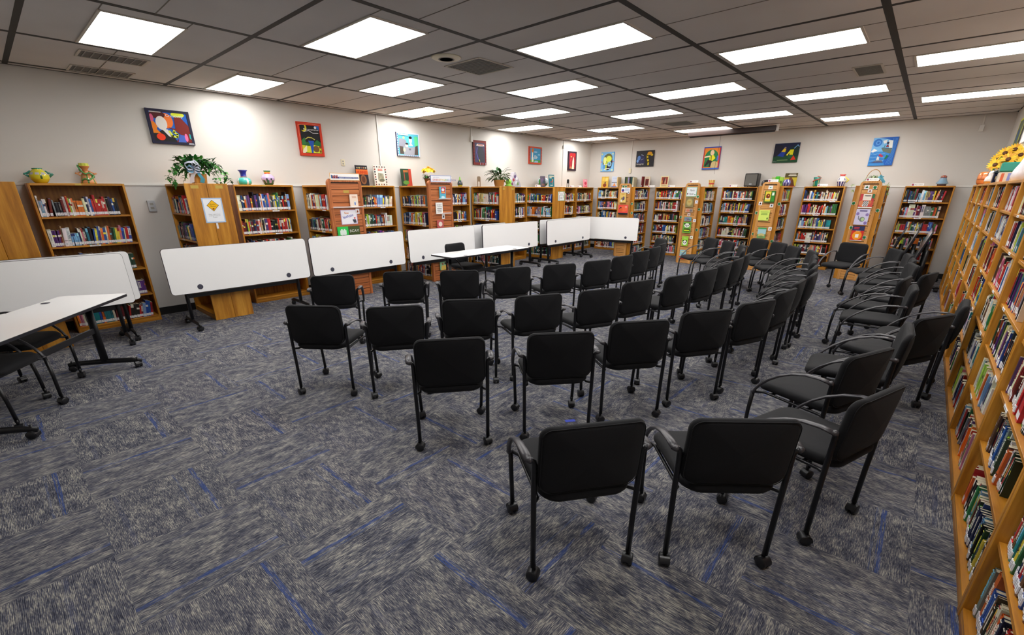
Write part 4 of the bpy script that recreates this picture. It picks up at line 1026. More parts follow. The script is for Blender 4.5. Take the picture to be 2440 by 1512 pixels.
lathe_thing('ceramic_vase', 'teal ceramic pot with red snake on a far wall bookcase', 'vase', (-2.08, 13.05, TOP),
    [(.055, 0), (.062, .02), (.06, .08), (.068, .15), (.075, .2), (.066, .202)], band((1, (40, 120, 90)), (3, dots((30, 120, 104), (206, 206, 120), 6)), (6, (34, 130, 112))),
    parts=[('snake', lambda m: m.tube([(.074*cos(a*.6), .074*sin(a*.6), .03+.0145*a) for a in range(0, 13)]+[(0, 0, .225)], .010, 'glaze', 8, (206, 90, 80)))])
lathe_thing('ceramic_jug', 'white ceramic jug with red rim and yellow loop handle', 'jug', (-1.60, 13.05, TOP),
    [(.06, 0), (.07, .02), (.066, .05), (.09, .1), (.092, .13), (.075, .17), (.045, .2), (.04, .215), (.062, .25), (.055, .252)], band((3, dots((60, 60, 120), (232, 230, 232), 3)), (4, (230, 226, 224)), (5, dots((234, 230, 230), (90, 80, 120), 6)), (7, (236, 232, 232)), (10, (206, 70, 60))),
    parts=[('handle', loop(.085, .08, .05, .2, .06, .012, (236, 220, 80)))])
lathe_thing('ceramic_pot', 'pale blue ruffled ceramic pot wearing a small hat, far right bookcase', 'ornament', (.10, 13.05, TOP),
    [(.07, 0), (.072, .03), (.1, .05), (.085, .065), (.065, .1), (.05, .14), (.046, .15), (.05, .16), (.045, .185), (.02, .2), (.002, .202)], band((1, (70, 50, 70)), (6, (140, 172, 196)), (7, (60, 60, 80)), (9, dots((206, 90, 60), (60, 120, 120), 3)), (11, (50, 120, 110))))
lathe_thing('noodle_cup', 'yellow and red printed paper cup on top of far bookcase', 'cup', (-4.46, 13.05, TOP),
    [(.058, 0), (.060, .01), (.066, .06), (.07, .1), (.078, .16), (.082, .17), (.078, .172)], band((1, (226, 214, 130)), (2, dots((230, 220, 140), (206, 120, 60), 4)), (3, (210, 80, 70)), (5, dots((230, 214, 120), (214, 130, 80), 3)), (7, (226, 226, 230))), mat='paper')
lathe_thing('ceramic_basket', 'orange ceramic barrel shaped basket on the right wall bookcases', 'ornament', (.60, 11.2, TOPR),
    [(.075, 0), (.09, .02), (.1, .07), (.1, .09), (.1, .13), (.088, .18), (.06, .2), (.055, .2)], band((1, (150, 80, 40)), (2, (206, 120, 60)), (3, (150, 76, 40)), (5, dots((210, 124, 64), (176, 96, 50), 3)), (8, (196, 120, 60))))
lathe_thing('penguin_figure', 'black and white ceramic penguin on the right wall bookcases', 'ornament', (.62, 10.3, TOPR),
    [(.06, 0), (.075, .04), (.07, .09), (.05, .12), (.055, .15), (.04, .18), (.002, .19)], band((1, (220, 160, 80)), (3, lambda k: (232, 230, 228) if 12 < k < 24 else (24, 24, 30)), (6, lambda k: (226, 226, 226) if 15 < k < 21 else (24, 24, 28))))
r = thing('ceramic_house', 'dark blue ceramic house ornament on the right wall bookcases', 'ornament', (.64, 9.3, TOPR))
m = MB(); m.bevbox((-.075, -.06, 0), (.075, .06, .13), .008, 'glaze', (32, 40, 72)); m.build('body', r)
m = MB(); m.prism([(-.09, .13), (.09, .13), (0, .21)], -.07, .07, 'glaze', (70, 84, 96)); m.build('roof', r)
m = MB(); [m.box((x_, -.062, .05), (x_+.03, -.0602, .09), 'glaze', (216, 206, 150)) for x_ in (-.05, .02)]; m.build('window', r)
r = thing('ceramic_planter', 'square teal and white ceramic planter on the right wall bookcases', 'planter', (.66, 8.2, TOPR))
m = MB(); m.bevbox((-.12, -.09, 0), (.12, .09, .115), .01, 'glaze', (206, 190, 170)); m.build('base_band', r)
m = MB(); m.bevbox((-.125, -.095, .1155), (.125, .095, .22), .012, 'glaze', (40, 136, 120)); m.build('upper_band', r)
m = MB(); [m.box((-.1+.055*k, -.0915, .01), (-.075+.055*k, -.0902, .1), 'glaze', ((196, 96, 60), (120, 130, 190), (210, 120, 70), (90, 90, 150))[k]) for k in range(4)]; m.build('painted_figures', r)
m = MB(); m.tube([(0, 0, .0), (0, 0, .002)], .06, 'glaze', 12, (200, 200, 205)); m.lathe([(.05, .0), (.07, .05), (.06, .11), (.03, .18), (.012, .24), (.002, .25)], 'glaze', 20, (214, 214, 222)); tag(m.build('goose_figure', None, (.66, 7.55, TOPR)), 'tall pale grey ceramic gourd at right edge of the bookcase tops', 'ornament')

# ------------------------------------------------------------------ plants
rp = random.Random(21)
GREENS = [(34, 96, 36), (52, 124, 44), (28, 78, 34), (78, 148, 60), (44, 110, 40)]
def leaf(m, p, d, L_, w_, col, curl=.2, lob=False, up_=Vector((0, 0, 1))):
    d = Vector(d).normalized(); sd = d.cross(up_)
    if sd.length < .05: sd = d.cross(Vector((1, 0, 0)))
    sd.normalize(); nn = sd.cross(d); p = Vector(p)
    prof = [(0, .12), (.18, .55), (.4, 1.0), (.62, .86), (.82, .5), (1, .03)] if not lob else [(0, .1), (.06, .8), (.2, .45), (.34, 1.15), (.5, .45), (.7, .5), (1, .03)]
    vs = []; fs = []
    for t_, k in prof:
        c = p+d*(t_*L_)-nn*(curl*L_*t_*t_); vs += [c-sd*(k*w_/2)+nn*(.12*w_*k), c, c+sd*(k*w_/2)+nn*(.12*w_*k)]
    for i in range(len(prof)-1): a_ = i*3; fs += [(a_, a_+1, a_+4, a_+3), (a_+1, a_+2, a_+5, a_+4)]
    m.add(vs, fs, 'leaf', col, smooth=True)
def rv_(): return Vector((rp.uniform(-1, 1), rp.uniform(-1, 1), rp.uniform(-1, 1)))
# ivy basket with bow on the Quiet Zone case
r = thing('ivy_plant', 'trailing green ivy in a wooden box with a silvery blue ribbon bow', 'plant', (-7.75, 2.13, TOP+.0045), R90)
m = MB(); m.prism([(-.075, 0), (.075, 0), (.09, .13), (-.09, .13)], -.07, .07, 'oak_z'); m.build('wooden_box', r)
m = MB(); m2 = MB()
ends = [(-.30, -.05, -.01), (-.34, .0, .05), (-.27, -.1, .14), (.34, -.02, .10), (.30, -.1, .05), (.24, -.12, -.04), (.16, -.13, .02), (-.18, -.1, .06), (.38, .02, .02), (.28, .06, .2)]
for ex, ey, ez in ends:
    P = [Vector((0, 0, .14)), Vector((ex*.35, ey*.5, .30)), Vector((ex*.75, ey*.9, .24)), Vector((ex, ey, ez+.05)), Vector((ex*1.03, ey, ez))]
    Q = []
    for k in range(13):
        t_ = k/12*(len(P)-1); i = min(int(t_), len(P)-2); f = t_-i; Q.append(P[i].lerp(P[i+1], f))
    m2.tube(Q, .0018, 'leaf', 5, (70, 110, 50))
    for q in Q[3:]:
        for _ in range(2): leaf(m, q+rv_()*.012, (rp.uniform(-1, 1), rp.uniform(-1, .3), rp.uniform(-.9, .3)), rp.uniform(.05, .07), rp.uniform(.045, .06), rp.choice(GREENS+[(90, 164, 70)]), .25, True)
for _ in range(190):
    a_ = rp.uniform(0, 2*pi); q = Vector((cos(a_)*rp.uniform(.02, .24), sin(a_)*rp.uniform(.02, .10), rp.uniform(.14, .33)))
    leaf(m, q, (q.x*3+rp.uniform(-.4, .4), q.y*3-.3, rp.uniform(-.5, .9)), rp.uniform(.065, .09), rp.uniform(.06, .08), rp.choice(GREENS+[(90, 164, 70)]), .3, True)
m.build('foliage', r); m2.build('stem', r)
m = MB()
def ribbon(m, P, w_, col, ax=(0, 1, 0)):
    ax = Vector(ax); vs = []
    for p in P: vs += [Vector(p)-ax*w_/2, Vector(p)+ax*w_/2]
    m.add(vs, [(2*i, 2*i+1, 2*i+3, 2*i+2) for i in range(len(P)-1)], 'cloth', col, smooth=True)
bc = Vector((-.06, -.115, .20))
for (dx, dz, c_) in ((-.10, .05, (186, 190, 206)), (-.09, -.03, (120, 170, 196)), (.085, .02, (200, 202, 214)), (.03, .09, (190, 194, 210)), (.06, -.05, (176, 182, 204)), (-.03, .08, (206, 206, 216))):
    P = [bc+Vector((dx*t_ + (-dz)*.45*sin(pi*2*t_/2)*s_, -.03*sin(pi*t_), dz*t_+dx*.45*sin(pi*t_)*s_)) for s_ in (1,) for t_ in [k/6 for k in range(7)]]+[bc+Vector((dx*t_+dz*.45*sin(pi*t_), -.02*sin(pi*t_)-.01, dz*t_-dx*.45*sin(pi*t_))) for t_ in [k/6 for k in range(6, -1, -1)]]
    ribbon(m, P, .05, c_, (0.3, .8, .5))
ribbon(m, [bc, bc+Vector((-.02, -.02, -.07)), bc+Vector((-.05, -.01, -.13)), bc+Vector((-.06, .0, -.19))], .055, (196, 198, 208), (1, 0, .2))
ribbon(m, [bc, bc+Vector((.04, -.02, -.08)), bc+Vector((.075, -.015, -.14)), bc+Vector((.06, .0, -.19))], .05, (70, 150, 176), (1, 0, -.2))
m.build('ribbon_bow', r)
# peace lily
r = thing('potted_peace_lily', 'leafy green peace lily in a woven basket on a left wall bookcase', 'plant', (-7.78, 8.33, TOP+.0045), R90)
m = MB(); m.lathe([(.10, 0), (.105, .01), (.13, .13), (.135, .14), (.12, .141)], 'wicker', 24); m.build('wicker_basket', r)
m = MB()
for k in range(80):
    a_ = rp.uniform(0, 2*pi); el = rp.uniform(.25, 1.35); l = rp.uniform(.14, .30) if el > .6 else rp.uniform(.12, .2)
    base = Vector((cos(a_)*.05, sin(a_)*.04, .13)); d = Vector((cos(a_)*cos(el), sin(a_)*cos(el)*.7, sin(el)))
    m.tube([base, base+d*l*.5, base+d*l*.85], .0022, 'leaf', 5, (60, 110, 50)); leaf(m, base+d*l*.8, d+Vector((cos(a_)*.5, 0, -.35)), rp.uniform(.13, .19), rp.uniform(.055, .075), rp.choice([(26, 78, 30), (34, 92, 36), (22, 66, 28)]), .5)
m.build('foliage', r)
# yellow mum
r = thing('potted_mum', 'yellow flowering pot plant wrapped in brown foil beside the Diversity sign', 'plant', (-7.95, 6.36, TOP+.0045), R90)
m = MB(); m.lathe([(.07, 0), (.075, .02), (.095, .12), (.12, .15), (.085, .135)], 'glaze', 12, (92, 58, 40)); m.build('wrapped_pot', r)
m = MB()
for k in range(34): a_ = rp.uniform(0, 2*pi); leaf(m, (cos(a_)*.05, sin(a_)*.05, .15+rp.uniform(0, .06)), (cos(a_), sin(a_), rp.uniform(-.6, .6)), .09, .04, rp.choice(GREENS[:3]), .4)
m.build('foliage', r)
m = MB()
for k in range(22):
    a_ = k*2.4; rr = .029*sqrt(k); c = Vector((cos(a_)*rr, sin(a_)*rr, .34-.55*rr+.02*rp.random())); n_ = (c-Vector((0, 0, .17))).normalized()
    for j in range(14):
        b_ = 2*pi*j/14; t1 = n_.orthogonal().normalized(); t2 = n_.cross(t1); leaf(m, c, t1*cos(b_)+t2*sin(b_)+n_*rp.uniform(.3, .9), .052, .018, rp.choice([(250, 206, 30), (240, 184, 20), (252, 222, 70)]), .2, False, n_)
m.build('flower', r)
# spider plant basket on the last far case
r = thing('spider_plant', 'trailing spider plant in a handled basket above a far slatwall panel', 'plant', (-.955, 12.02, TOP+.0045))
m = MB(); m.lathe([(.09, 0), (.1, .01), (.115, .1), (.12, .105), (.11, .106)], 'wicker', 24); m.build('wicker_basket', r)
m = MB(); m.tube([(.118*cos(a_), 0, .10+.2*sin(a_)) for a_ in [pi*k/16 for k in range(17)]], .006, 'wicker', 6); m.build('handle', r)
m = MB()
for k in range(70):
    a_ = rp.uniform(0, 2*pi); reach = rp.uniform(.12, .30); drop = rp.uniform(.0, .22); h0 = rp.uniform(.04, .10)
    sx_ = cos(a_); sy_ = sin(a_)*.45-.25
    if abs(sx_) < .45: reach *= .55; drop *= .3
    P = [Vector((sx_*reach*t_, sy_*reach*t_, .11+h0*sin(pi*min(1, t_*1.3))-drop*t_**2)) for t_ in [j/7 for j in range(8)]]
    vs = []
    for j, p in enumerate(P):
        w_ = .011*(1-(j/7)**2)+.001; s2 = Vector((-sy_, sx_, 0)).normalized()*w_/2; vs += [p-s2, p+s2]
    m.add(vs, [(2*j, 2*j+1, 2*j+3, 2*j+2) for j in range(7)], 'leaf', rp.choice([(120, 156, 100), (160, 180, 130), (84, 120, 70), (190, 200, 160)]), smooth=True)
for cx_, cz_ in ((-.28, -.10), (.27, -.06), (-.30, -.0), (.29, -.15), (.26, .0)):
    for j in range(14): leaf(m, (cx_, -.10, cz_+.02), (rp.uniform(-1, 1), rp.uniform(-1, 0), rp.uniform(-1, .6)), .06, .012, rp.choice([(120, 160, 70), (150, 180, 90), (180, 196, 120)]), .3)
m.build('foliage', r)
m = MB()
for j in range(10): ribbon(m, [(.08+.01*j, -.11, .16), (.10+.02*rp.random()*j*.3, -.13, .14+.06*rp.random()), (.16+.05*rp.random(), -.12, .10-.05*rp.random())], .02, (90, 160, 180), (.3, .3, .9))
m.build('ribbon_bow', r)
# sunflowers
r = thing('sunflower_arrangement', 'yellow artificial sunflowers on top of the right wall bookcases', 'flowers', (.64, 8.85, TOPR))
m = MB(); m.lathe([(.05, 0), (.07, .04), (.06, .12), (.05, .14)], 'glaze', 20, (60, 46, 40)); m.build('vase', r)
m = MB(); mf = MB(); mc = MB()
for k, (x_, y_, z_) in enumerate([(-.12, -.05, .22), (-.02, -.08, .28), (.08, -.02, .33), (.12, -.1, .24), (-.06, .05, .36), (.02, .08, .40), (-.1, .1, .30), (.1, .1, .36)]):
    m.tube([(0, 0, .12), (x_*.5, y_*.5, .12+(z_-.12)*.6), (x_, y_, z_)], .004, 'leaf', 6, (60, 100, 40)); n_ = Vector((x_*1.5-.3, y_*1.5-.9, .35)).normalized(); t1 = n_.orthogonal().normalized(); t2 = n_.cross(t1); c = Vector((x_, y_, z_))
    for j in range(18): b_ = 2*pi*j/18; leaf(mf, c+(t1*cos(b_)+t2*sin(b_))*.02, t1*cos(b_)+t2*sin(b_)+n_*.2, .065, .022, rp.choice([(240, 190, 20), (248, 210, 50), (226, 160, 20)]), .1, False, n_)
    mc.tube([c-n_*.004, c+n_*.008, c+n_*.014], [.026, .024, .01], 'leaf', 12, (90, 50, 24))
    for j in range(4): leaf(m, c*.7+Vector((0, 0, .05)), rv_(), .09, .045, rp.choice(GREENS[:3]), .3)
m.build('stem', r); mf.build('petals', r); mc.build('flower_center', r)

# ------------------------------------------------------------------ display books, signs, cards
def coverart(w_, h, th, bg, fn, label, loc, rz, tilt=0.0, group=None, name='display_book', cat='book'):
    r = thing(name, label, cat, loc, rz, group)
    a = Art(w_, h, .0025, bg, shade(bg, .8), 'paper'); fn(a)
    o = a.m.build('cover', r); o.location = (0, -th+.0025, 0)
    m = MB(); m.box((-w_/2+.002, -th+.003, .003), (w_/2-.003, -.003, h-.003), 'paper', (226, 218, 196)); m.build('pages', r)
    m = MB(); m.box((-w_/2, -.0025, 0), (w_/2, -.0002, h), 'paper', shade(bg, .85)); m.box((-w_/2-.002, -th, 0), (-w_/2+.0015, -.0026, h), 'paper', bg); m.build('back_cover', r)
    r.rotation_euler = (tilt, 0, rz); return r
def f_mum(a): a.rect(0, .55, 1, .8, (226, 110, 40)); [a.ell(.14+.18*k, .88, .07, .04, ((150, 140, 110), (196, 186, 120), (110, 90, 90), (160, 120, 90), (180, 176, 160))[k]) for k in range(5)]; a.ell(.55, .3, .26, .24, (128, 84, 50)); a.ell(.55, .3, .14, .16, (90, 50, 30)); a.text('MUMMIES', .06, .585, .2, (200, 40, 20), .88)
coverart(.25, .36, .02, (34, 30, 38), f_mum, 'upright dark book titled MUMMIES on top of a left wall bookcase', (-8.25, 5.0, TOP), R90, -.09)
def f_col(a):
    for k in range(5):
        for z_ in (.03, .9): a.rect(.04+.2*k, z_, .14+.2*k, z_+.07, ((120, 60, 50), (60, 60, 70), (150, 110, 80), (90, 40, 40), (130, 130, 120))[k])
    for k in range(6):
        for x_ in (.04, .86): a.rect(x_, .15+.125*k, x_+.1, .22+.125*k, ((90, 50, 44), (40, 50, 60), (150, 60, 50))[k % 3])
    a.bars(.3, .72, .82, 3, .035, (214, 110, 100)); a.poly([(.3, .3), (.34, .64), (.7, .6), (.74, .3)], (186, 180, 150)); [a.rect(.36+.1*k, .36, .39+.1*k, .62, (70, 70, 70)) for k in range(4)]; a.ell(.56, .28, .2, .07, (110, 110, 90))
coverart(.29, .37, .02, (230, 228, 218), f_col, 'upright cream book with a border of small pictures on left wall bookcase', (-8.25, 5.40, TOP), R90, -.09)
def f_tree(a): a.poly([(.45, 0), (1, 0), (1, 1), (.75, 1), (.7, .4)], (178, 66, 50)); a.rect(.25, .3, .33, .8, (150, 70, 60)); a.ell(.4, .2, .3, .12, (90, 140, 60)); a.bars(.15, .75, .88, 2, .07, (206, 120, 60), .04)
coverart(.25, .33, .02, (38, 66, 44), f_tree, 'upright green and red forest book left of the yellow flowers', (-8.25, 6.02, TOP), R90, -.09)
def bookend(label, loc, rz, mat, h=.225, w_=.11):
    r = MB(); pts = rrect(w_, h, .015, 4); hole = [( -.028, -h/2+.001), (.028, -h/2+.001)]
    r.prism([(-w_/2, 0), (-w_*.27, 0), (-w_*.27, h*.42), (-w_*.15, h*.5), (0, h*.52), (w_*.15, h*.5), (w_*.27, h*.42), (w_*.27, 0), (w_/2, 0), (w_/2, h-.02), (w_/2-.02, h), (-w_/2+.02, h), (-w_/2, h-.02)], -.0012, .0012, mat)
    r.box((-w_*.27, .0014, 0), (w_*.27, .10, .0018), mat)
    return tag(r.build('bookend', None, loc, (0, 0, rz)), label, 'bookend', 'metal bookends')
bookend('tan metal bookend standing left of the peace lily plant', (-8.15, 8.02, TOP+.0002), R90, 'tan_metal')
bookend('dark metal bookend right of the teal picture book on bookcase top', (-7.9, 11.35, TOP+.0002), R90, 'dark', .21)
def f_teal(a): a.rect(.05, .82, .95, .93, (206, 214, 190)); a.rect(.08, .7, .5, .8, (206, 214, 190)); a.ell(.68, .58, .1, .07, (230, 150, 60)); a.line([(.66, .5), (.5, .42), (.3, .38)], .1, (200, 50, 40)); a.line([(.7, .5), (.72, .3), (.6, .2)], .05, (206, 196, 150)); a.bars(.15, .7, .1, 1, .05, (226, 236, 236), .06)
coverart(.23, .30, .02, (40, 120, 140), f_teal, 'upright teal picture book on the paper notice bookcase', (-7.75, 10.36, TOP+.0045), R90, -.08)
def f_mix(a): a.ell(.4, .6, .3, .2, (130, 110, 150)); a.ell(.6, .4, .25, .2, (90, 110, 130)); a.ell(.5, .2, .3, .1, (160, 120, 110))
coverart(.20, .27, .02, (110, 104, 120), f_mix, 'mottled grey book standing just left of the teal picture book', (-7.95, 10.24, TOP+.0045), R90, -.08)
def f_pink(a): a.ell(.5, .5, .3, .18, (206, 60, 90)); a.bars(.2, .8, .85, 2, .08, (250, 220, 226), .04); a.rect(.1, .05, .9, .2, (226, 110, 130))
coverart(.21, .235, .02, (240, 150, 170), f_pink, 'upright pink book on the corner bookcase of the left wall', (-8.2, 12.72, TOP), R90, -.08)
def f_gold(a): a.ell(.5, .2, .26, .16, (130, 60, 40)); a.ell(.55, .42, .12, .12, (120, 90, 70)); a.rect(.1, .6, .45, .92, (236, 196, 90)); a.rect(.5, .6, .9, .88, (240, 214, 120)); a.line([(.48, .6), (.48, 1)], .03, (120, 80, 40))
coverart(.24, .31, .02, (214, 176, 76), f_gold, 'upright golden book nearest the corner on the far wall bookcases', (-7.72, 13.1, TOP), 0, -.08)
def f_wht(a): a.poly([(.1, 0), (.5, .42), (.9, 0)], (226, 150, 90)); a.rect(0, .42, 1, .48, (110, 120, 130)); a.rect(0, 0, 1, .1, (110, 130, 190)); a.text('OVER', .12, .78, .16, (150, 170, 206), .76)
coverart(.20, .31, .02, (196, 206, 224), f_wht, 'upright pale blue and white book beside the golden book', (-7.38, 13.1, TOP), 0, -.08)
def std_book(label, x, y, c, w_=.03, h=.29, d=.20):
    m = MB(); m.box((0, 0, 0), (w_, d, h), 'paper', c); m.box((.002, .002, h-.0005), (w_-.002, d-.004, h+.0003), 'paper', (226, 218, 196)); m.box((.003, -.0006, .02), (w_-.003, 0, .05), 'paper', (232, 232, 232))
    return tag(m.build('standing_book', None, (x, y, TOP)), label, 'book')
std_book('tan book standing edge-on right of pale blue book', -7.24, 12.98, (206, 176, 120), .03)
for k, (nm, c) in enumerate([('dark green', (34, 56, 44)), ('olive', (90, 100, 60)), ('lilac', (150, 140, 176)), ('black', (30, 34, 36)), ('deep teal', (30, 70, 66)), ('pale cream', (196, 190, 160))]):
    std_book('%s upright book in the cluster above the far left slatwall panel' % nm, -6.98+.05*k, 12.98, c, .044, .29-.008*(k % 3))
std_book('dark red book standing left of the framed-look brown cover', -6.44, 12.98, (110, 30, 34), .028, .29)
def f_red(a): a.rect(.18, .15, .82, .78, (120, 50, 40)); a.ell(.5, .45, .18, .22, (80, 30, 30)); a.bars(.25, .75, .87, 1, .05, (120, 60, 50))
coverart(.17, .29, .02, (220, 206, 180), f_red, 'cream book with reddish brown picture, above first far case side', (-6.31, 13.08, TOP), 0, -.08)
def f_mus(a): a.rect(.1, .25, .9, .92, (150, 60, 44)); [a.rect(.14+.2*k, .3+.1*(k % 2), .26+.2*k, .6+.1*(k % 3), ((206, 150, 90), (60, 40, 50), (196, 190, 150), (120, 30, 30))[k]) for k in range(4)]; a.rect(.35, .6, .6, .88, (90, 50, 50)); a.bars(.15, .85, .14, 2, .06, (150, 120, 60), .03)
coverart(.23, .29, .02, (232, 220, 170), f_mus, 'upright cream book with a red interior picture above far case', (-5.79, 13.1, TOP), 0, -.08)
r = thing('black_box_speaker', 'large black plastic box on top of the far wall bookcases', 'speaker', (-3.46, 13.02, TOP))
m = MB(); m.bevbox((-.15, -.13, .006), (.15, .13, .31), .012, 'dark'); m.build('cabinet', r)
m = MB(); m.box((-.13, -.1315, .03), (.13, -.1302, .29), 'vent_d'); m.build('grille', r); m = MB(); m.box((-.03, -.1328, .05), (.03, -.1316, .075), 'plastic_g'); m.build('badge', r)
m = MB(); [m.box((x_-.01, y_-.01, 0), (x_+.01, y_+.01, .0055), 'dark') for x_ in (-.12, .12) for y_ in (-.1, .1)]; m.build('rubber_feet', r)
m = MB(); m.lathe([(.06, 0), (.085, .03), (.09, .07), (.07, .12), (.03, .14), (.002, .142)], 'glaze', 24, (28, 28, 34)); tag(m.build('dark_helmet', None, (-3.02, 12.50, TOP+.005)), 'glossy black rounded helmet ornament left of the green boxes', 'ornament')
m = MB(); m.lathe([(.06, 0), (.08, .03), (.085, .08), (.065, .13), (.03, .15), (.002, .152)], 'glaze', 24, cols=band((2, dots((60, 60, 120), (150, 150, 190), 3)), (6, dots((90, 84, 150), (200, 200, 216), 4)))); tag(m.build('striped_helmet', None, (-2.58, 12.50, TOP+.005)), 'purple and white rounded helmet ornament right of the green boxes', 'ornament')
for k, (nm, c, h) in enumerate([('pale green', (170, 190, 130), .205), ('bright green', (70, 190, 50), .215), ('lime', (150, 200, 70), .20)]):
    m = MB(); m.bevbox((-.038, -.05, 0), (.038, .05, h), .004, 'paper', c); m.box((-.025, -.0512, h*.3), (.025, -.0502, h*.6), 'paper', shade(c, .6)); tag(m.build('small_carton', None, (-2.88+.082*k, 12.6, TOP+.005)), '%s small carton between the two helmet ornaments' % nm, 'carton', 'small green cartons')
def f_brn(a): a.poly([(.1, .05), (.25, .45), (.4, .62), (.6, .62), (.75, .45), (.9, .05)], (96, 52, 30)); a.ell(.5, .55, .14, .14, (120, 70, 44)); a.rect(0, 0, 1, .05, (170, 40, 24)); a.rect(0, .68, 1, 1, (84, 74, 40)); a.bars(.25, .95, .9, 2, .1, (232, 226, 206), .05)
coverart(.26, .30, .02, (196, 176, 50), f_brn, 'upright olive and brown book on far wall right of the helmets', (-2.63, 13.08, TOP), 0, -.08)
# gift bag and green toy on the left wall tops
r = thing('gift_bag', 'shiny clear and purple peaked gift bag behind the peace lily', 'bag', (-8.1, 9.22, TOP), R90)
m = MB(); pts = [(-.22, 0), (.22, 0), (.19, .08), (.08, .24), (.0, .35), (-.05, .33), (-.12, .2), (-.2, .1)]
m.prism(pts, -.06, .05, 'glaze', (186, 180, 190)); m.build('wrapping', r)
m = MB(); [m.poly([(x_, -.0612-.0003*k, z_), (x_+.07, -.0612-.0003*k, z_+.02), (x_+.05, -.0612-.0003*k, z_+.09), (x_-.01, -.0612-.0003*k, z_+.06)], 'glaze', c_) for k, (x_, z_, c_) in enumerate([(-.1, .12, (170, 60, 80)), (0, .06, (226, 226, 230)), (.06, .03, (120, 150, 100)), (-.05, .2, (90, 60, 110)), (.02, .16, (236, 236, 240)), (-.16, .02, (130, 70, 110))])]; m.build('printed_pattern', r)
m = MB(); m.lathe([(.09, 0), (.1, .03), (.06, .05), (.07, .08), (.075, .12), (.05, .16), (.02, .175), (.002, .176)], 'cloth', 18, (146, 206, 80)); tag(m.build('green_plush', None, (-7.9, 8.80, TOP)), 'lime green stacked soft toy beside the peace lily basket', 'toy')

# reading-level cards on tent stands
def card(label, loc, rz, w_=.20, h=.052):
    m = MB(); m.prism([(-.02, 0), (.02, 0), (.002, h), (-.002, h)], -w_/2, w_/2, 'paper', (240, 238, 236), Matrix.Rotation(R90, 4, 'Z'))
    X = Matrix.Translation((0, -.0203, .0)) @ Matrix.Rotation(-.33, 4, 'X')
    m.box((-w_*.46, -.0006, h*.14), (-w_*.28, -.0001, h*.86), 'paper', (90, 80, 130), X); m.box((-w_*.42, -.0009, h*.3), (-w_*.33, -.0006, h*.7), 'paper', (206, 70, 70), X)
    put_text(m, 'ML 5.0-5.9', -w_*.22, h*.3, h*.52, -.0007, 'paper', (60, 60, 66), w_*.6, X=X)
    return tag(m.build('level_card', None, loc, (0, 0, rz)), label, 'card', 'white reading level cards')
for lab, loc, rz in [('white reading level card beside the globe vase', (-7.95, 10.03, TOP+.0045), R90), ('white reading level card on bookcase top left of the pink book', (-8.1, 12.25, TOP), R90), ('white reading level card just right of the paper notice end panel', (-8.1, 11.85, TOP), R90),
                 ('white reading level card by the red book above far left', (-6.10, 12.95, TOP), 0), ('white reading level card right of the cream museum-like book', (-5.50, 12.95, TOP), 0), ('white reading level card on top of the March Books slatwall', (-4.45, 11.785, 1.9505), 0),
                 ('white reading level card left of the large black box', (-3.87, 12.95, TOP), 0), ('white reading level card on the slatwall below the green cartons', (-2.70, 11.785, 1.9505), 0), ('white reading level card between teal pot and white jug', (-1.93, 12.95, TOP), 0),
                 ('white reading level card on the slatwall below the spider plant', (-.945, 11.785, 1.9505), 0), ('white reading level card left of the blue hat pot', (-.27, 12.95, TOP), 0)]: card(lab, loc, rz)
# signs
def sign(w_, h, bg, fn, name, label, loc, rz, edge=None, tilt=0, th=.003):
    a = Art(w_, h, th, bg, edge or bg, 'paper'); fn(a); return hang(a, name, label, 'sign', loc, rz, None, tilt)
def f_q(a):
    a.frame(.06, (170, 196, 226), .045); a.poly([(.5, .92), (.2, .7), (.5, .46), (.8, .7)], (40, 30, 16)); a.poly([(.5, .9), (.225, .7), (.5, .48), (.775, .7)], (242, 186, 24)); a.text('Quiet', .34, .725, .07, (30, 24, 20), .30); a.text('Zone', .37, .645, .07, (30, 24, 20), .26); a.ell(.5, .56, .05, .028, (120, 50, 40))
    a.text('Please respect those', .2, .33, .045, (70, 70, 76), .58); a.text('studying around you.', .2, .27, .045, (70, 70, 76), .58); a.text('Thanks!', .38, .21, .045, (70, 70, 76), .22)
sign(.245, .325, (238, 240, 244), f_q, 'quiet_zone_sign', 'white sign with yellow diamond reading Quiet Zone taped to oak end panel', (-7.3898, 2.125, 1.355), R90)
m = MB(); m.box((-.012, -.0012, 0), (.012, -.0002, .075), 'paper', (222, 222, 226)); tag(m.build('tape_tab', None, (-7.3898, 2.13, 1.275), (0, 0, R90)), 'short white tape tab below the Quiet Zone sign', 'tape')
for x_, lab in ((1.96, 'left'), (2.25, 'right')):
    m = MB(); m.box((-.045, -.0015, 0), (.045, -.0002, .042), 'brass'); tag(m.build('brass_plate', None, (-7.3898, x_, 1.80), (0, 0, R90)), 'brass name plate on the Quiet Zone end panel, %s of two' % lab, 'name plate')
for x_, lab in ((8.07, 'left'), (8.37, 'right')):
    m = MB(); m.box((-.04, -.0015, 0), (.04, -.0002, .05), 'brass'); tag(m.build('brass_plate', None, (-7.3898, x_, 1.785), (0, 0, R90)), 'brass name plate on end panel under the peace lily, %s of two' % lab, 'name plate')
m = MB(); m.box((-.05, -.0015, 0), (.05, -.0002, .042), 'brass'); tag(m.build('brass_plate', None, (-7.3175, 4.10, 1.735), (0, 0, R90)), 'brass name plate on the New NonFiction slatwall', 'name plate')
def f_nh(a): a.frame(.02, (232, 186, 120), .06); a.rect(.05, .25, .96, .48, (60, 70, 130)); [a.rect(.05+.03*k, .28, .075+.03*k, .72-.04*(k % 3), ((40, 90, 150), (90, 90, 100), (200, 80, 70), (60, 60, 90), (206, 120, 120), (120, 60, 60), (150, 60, 60))[k]) for k in range(7)]; a.text('NEW NONFICTION', .3, .27, .24, (220, 226, 240), .64)
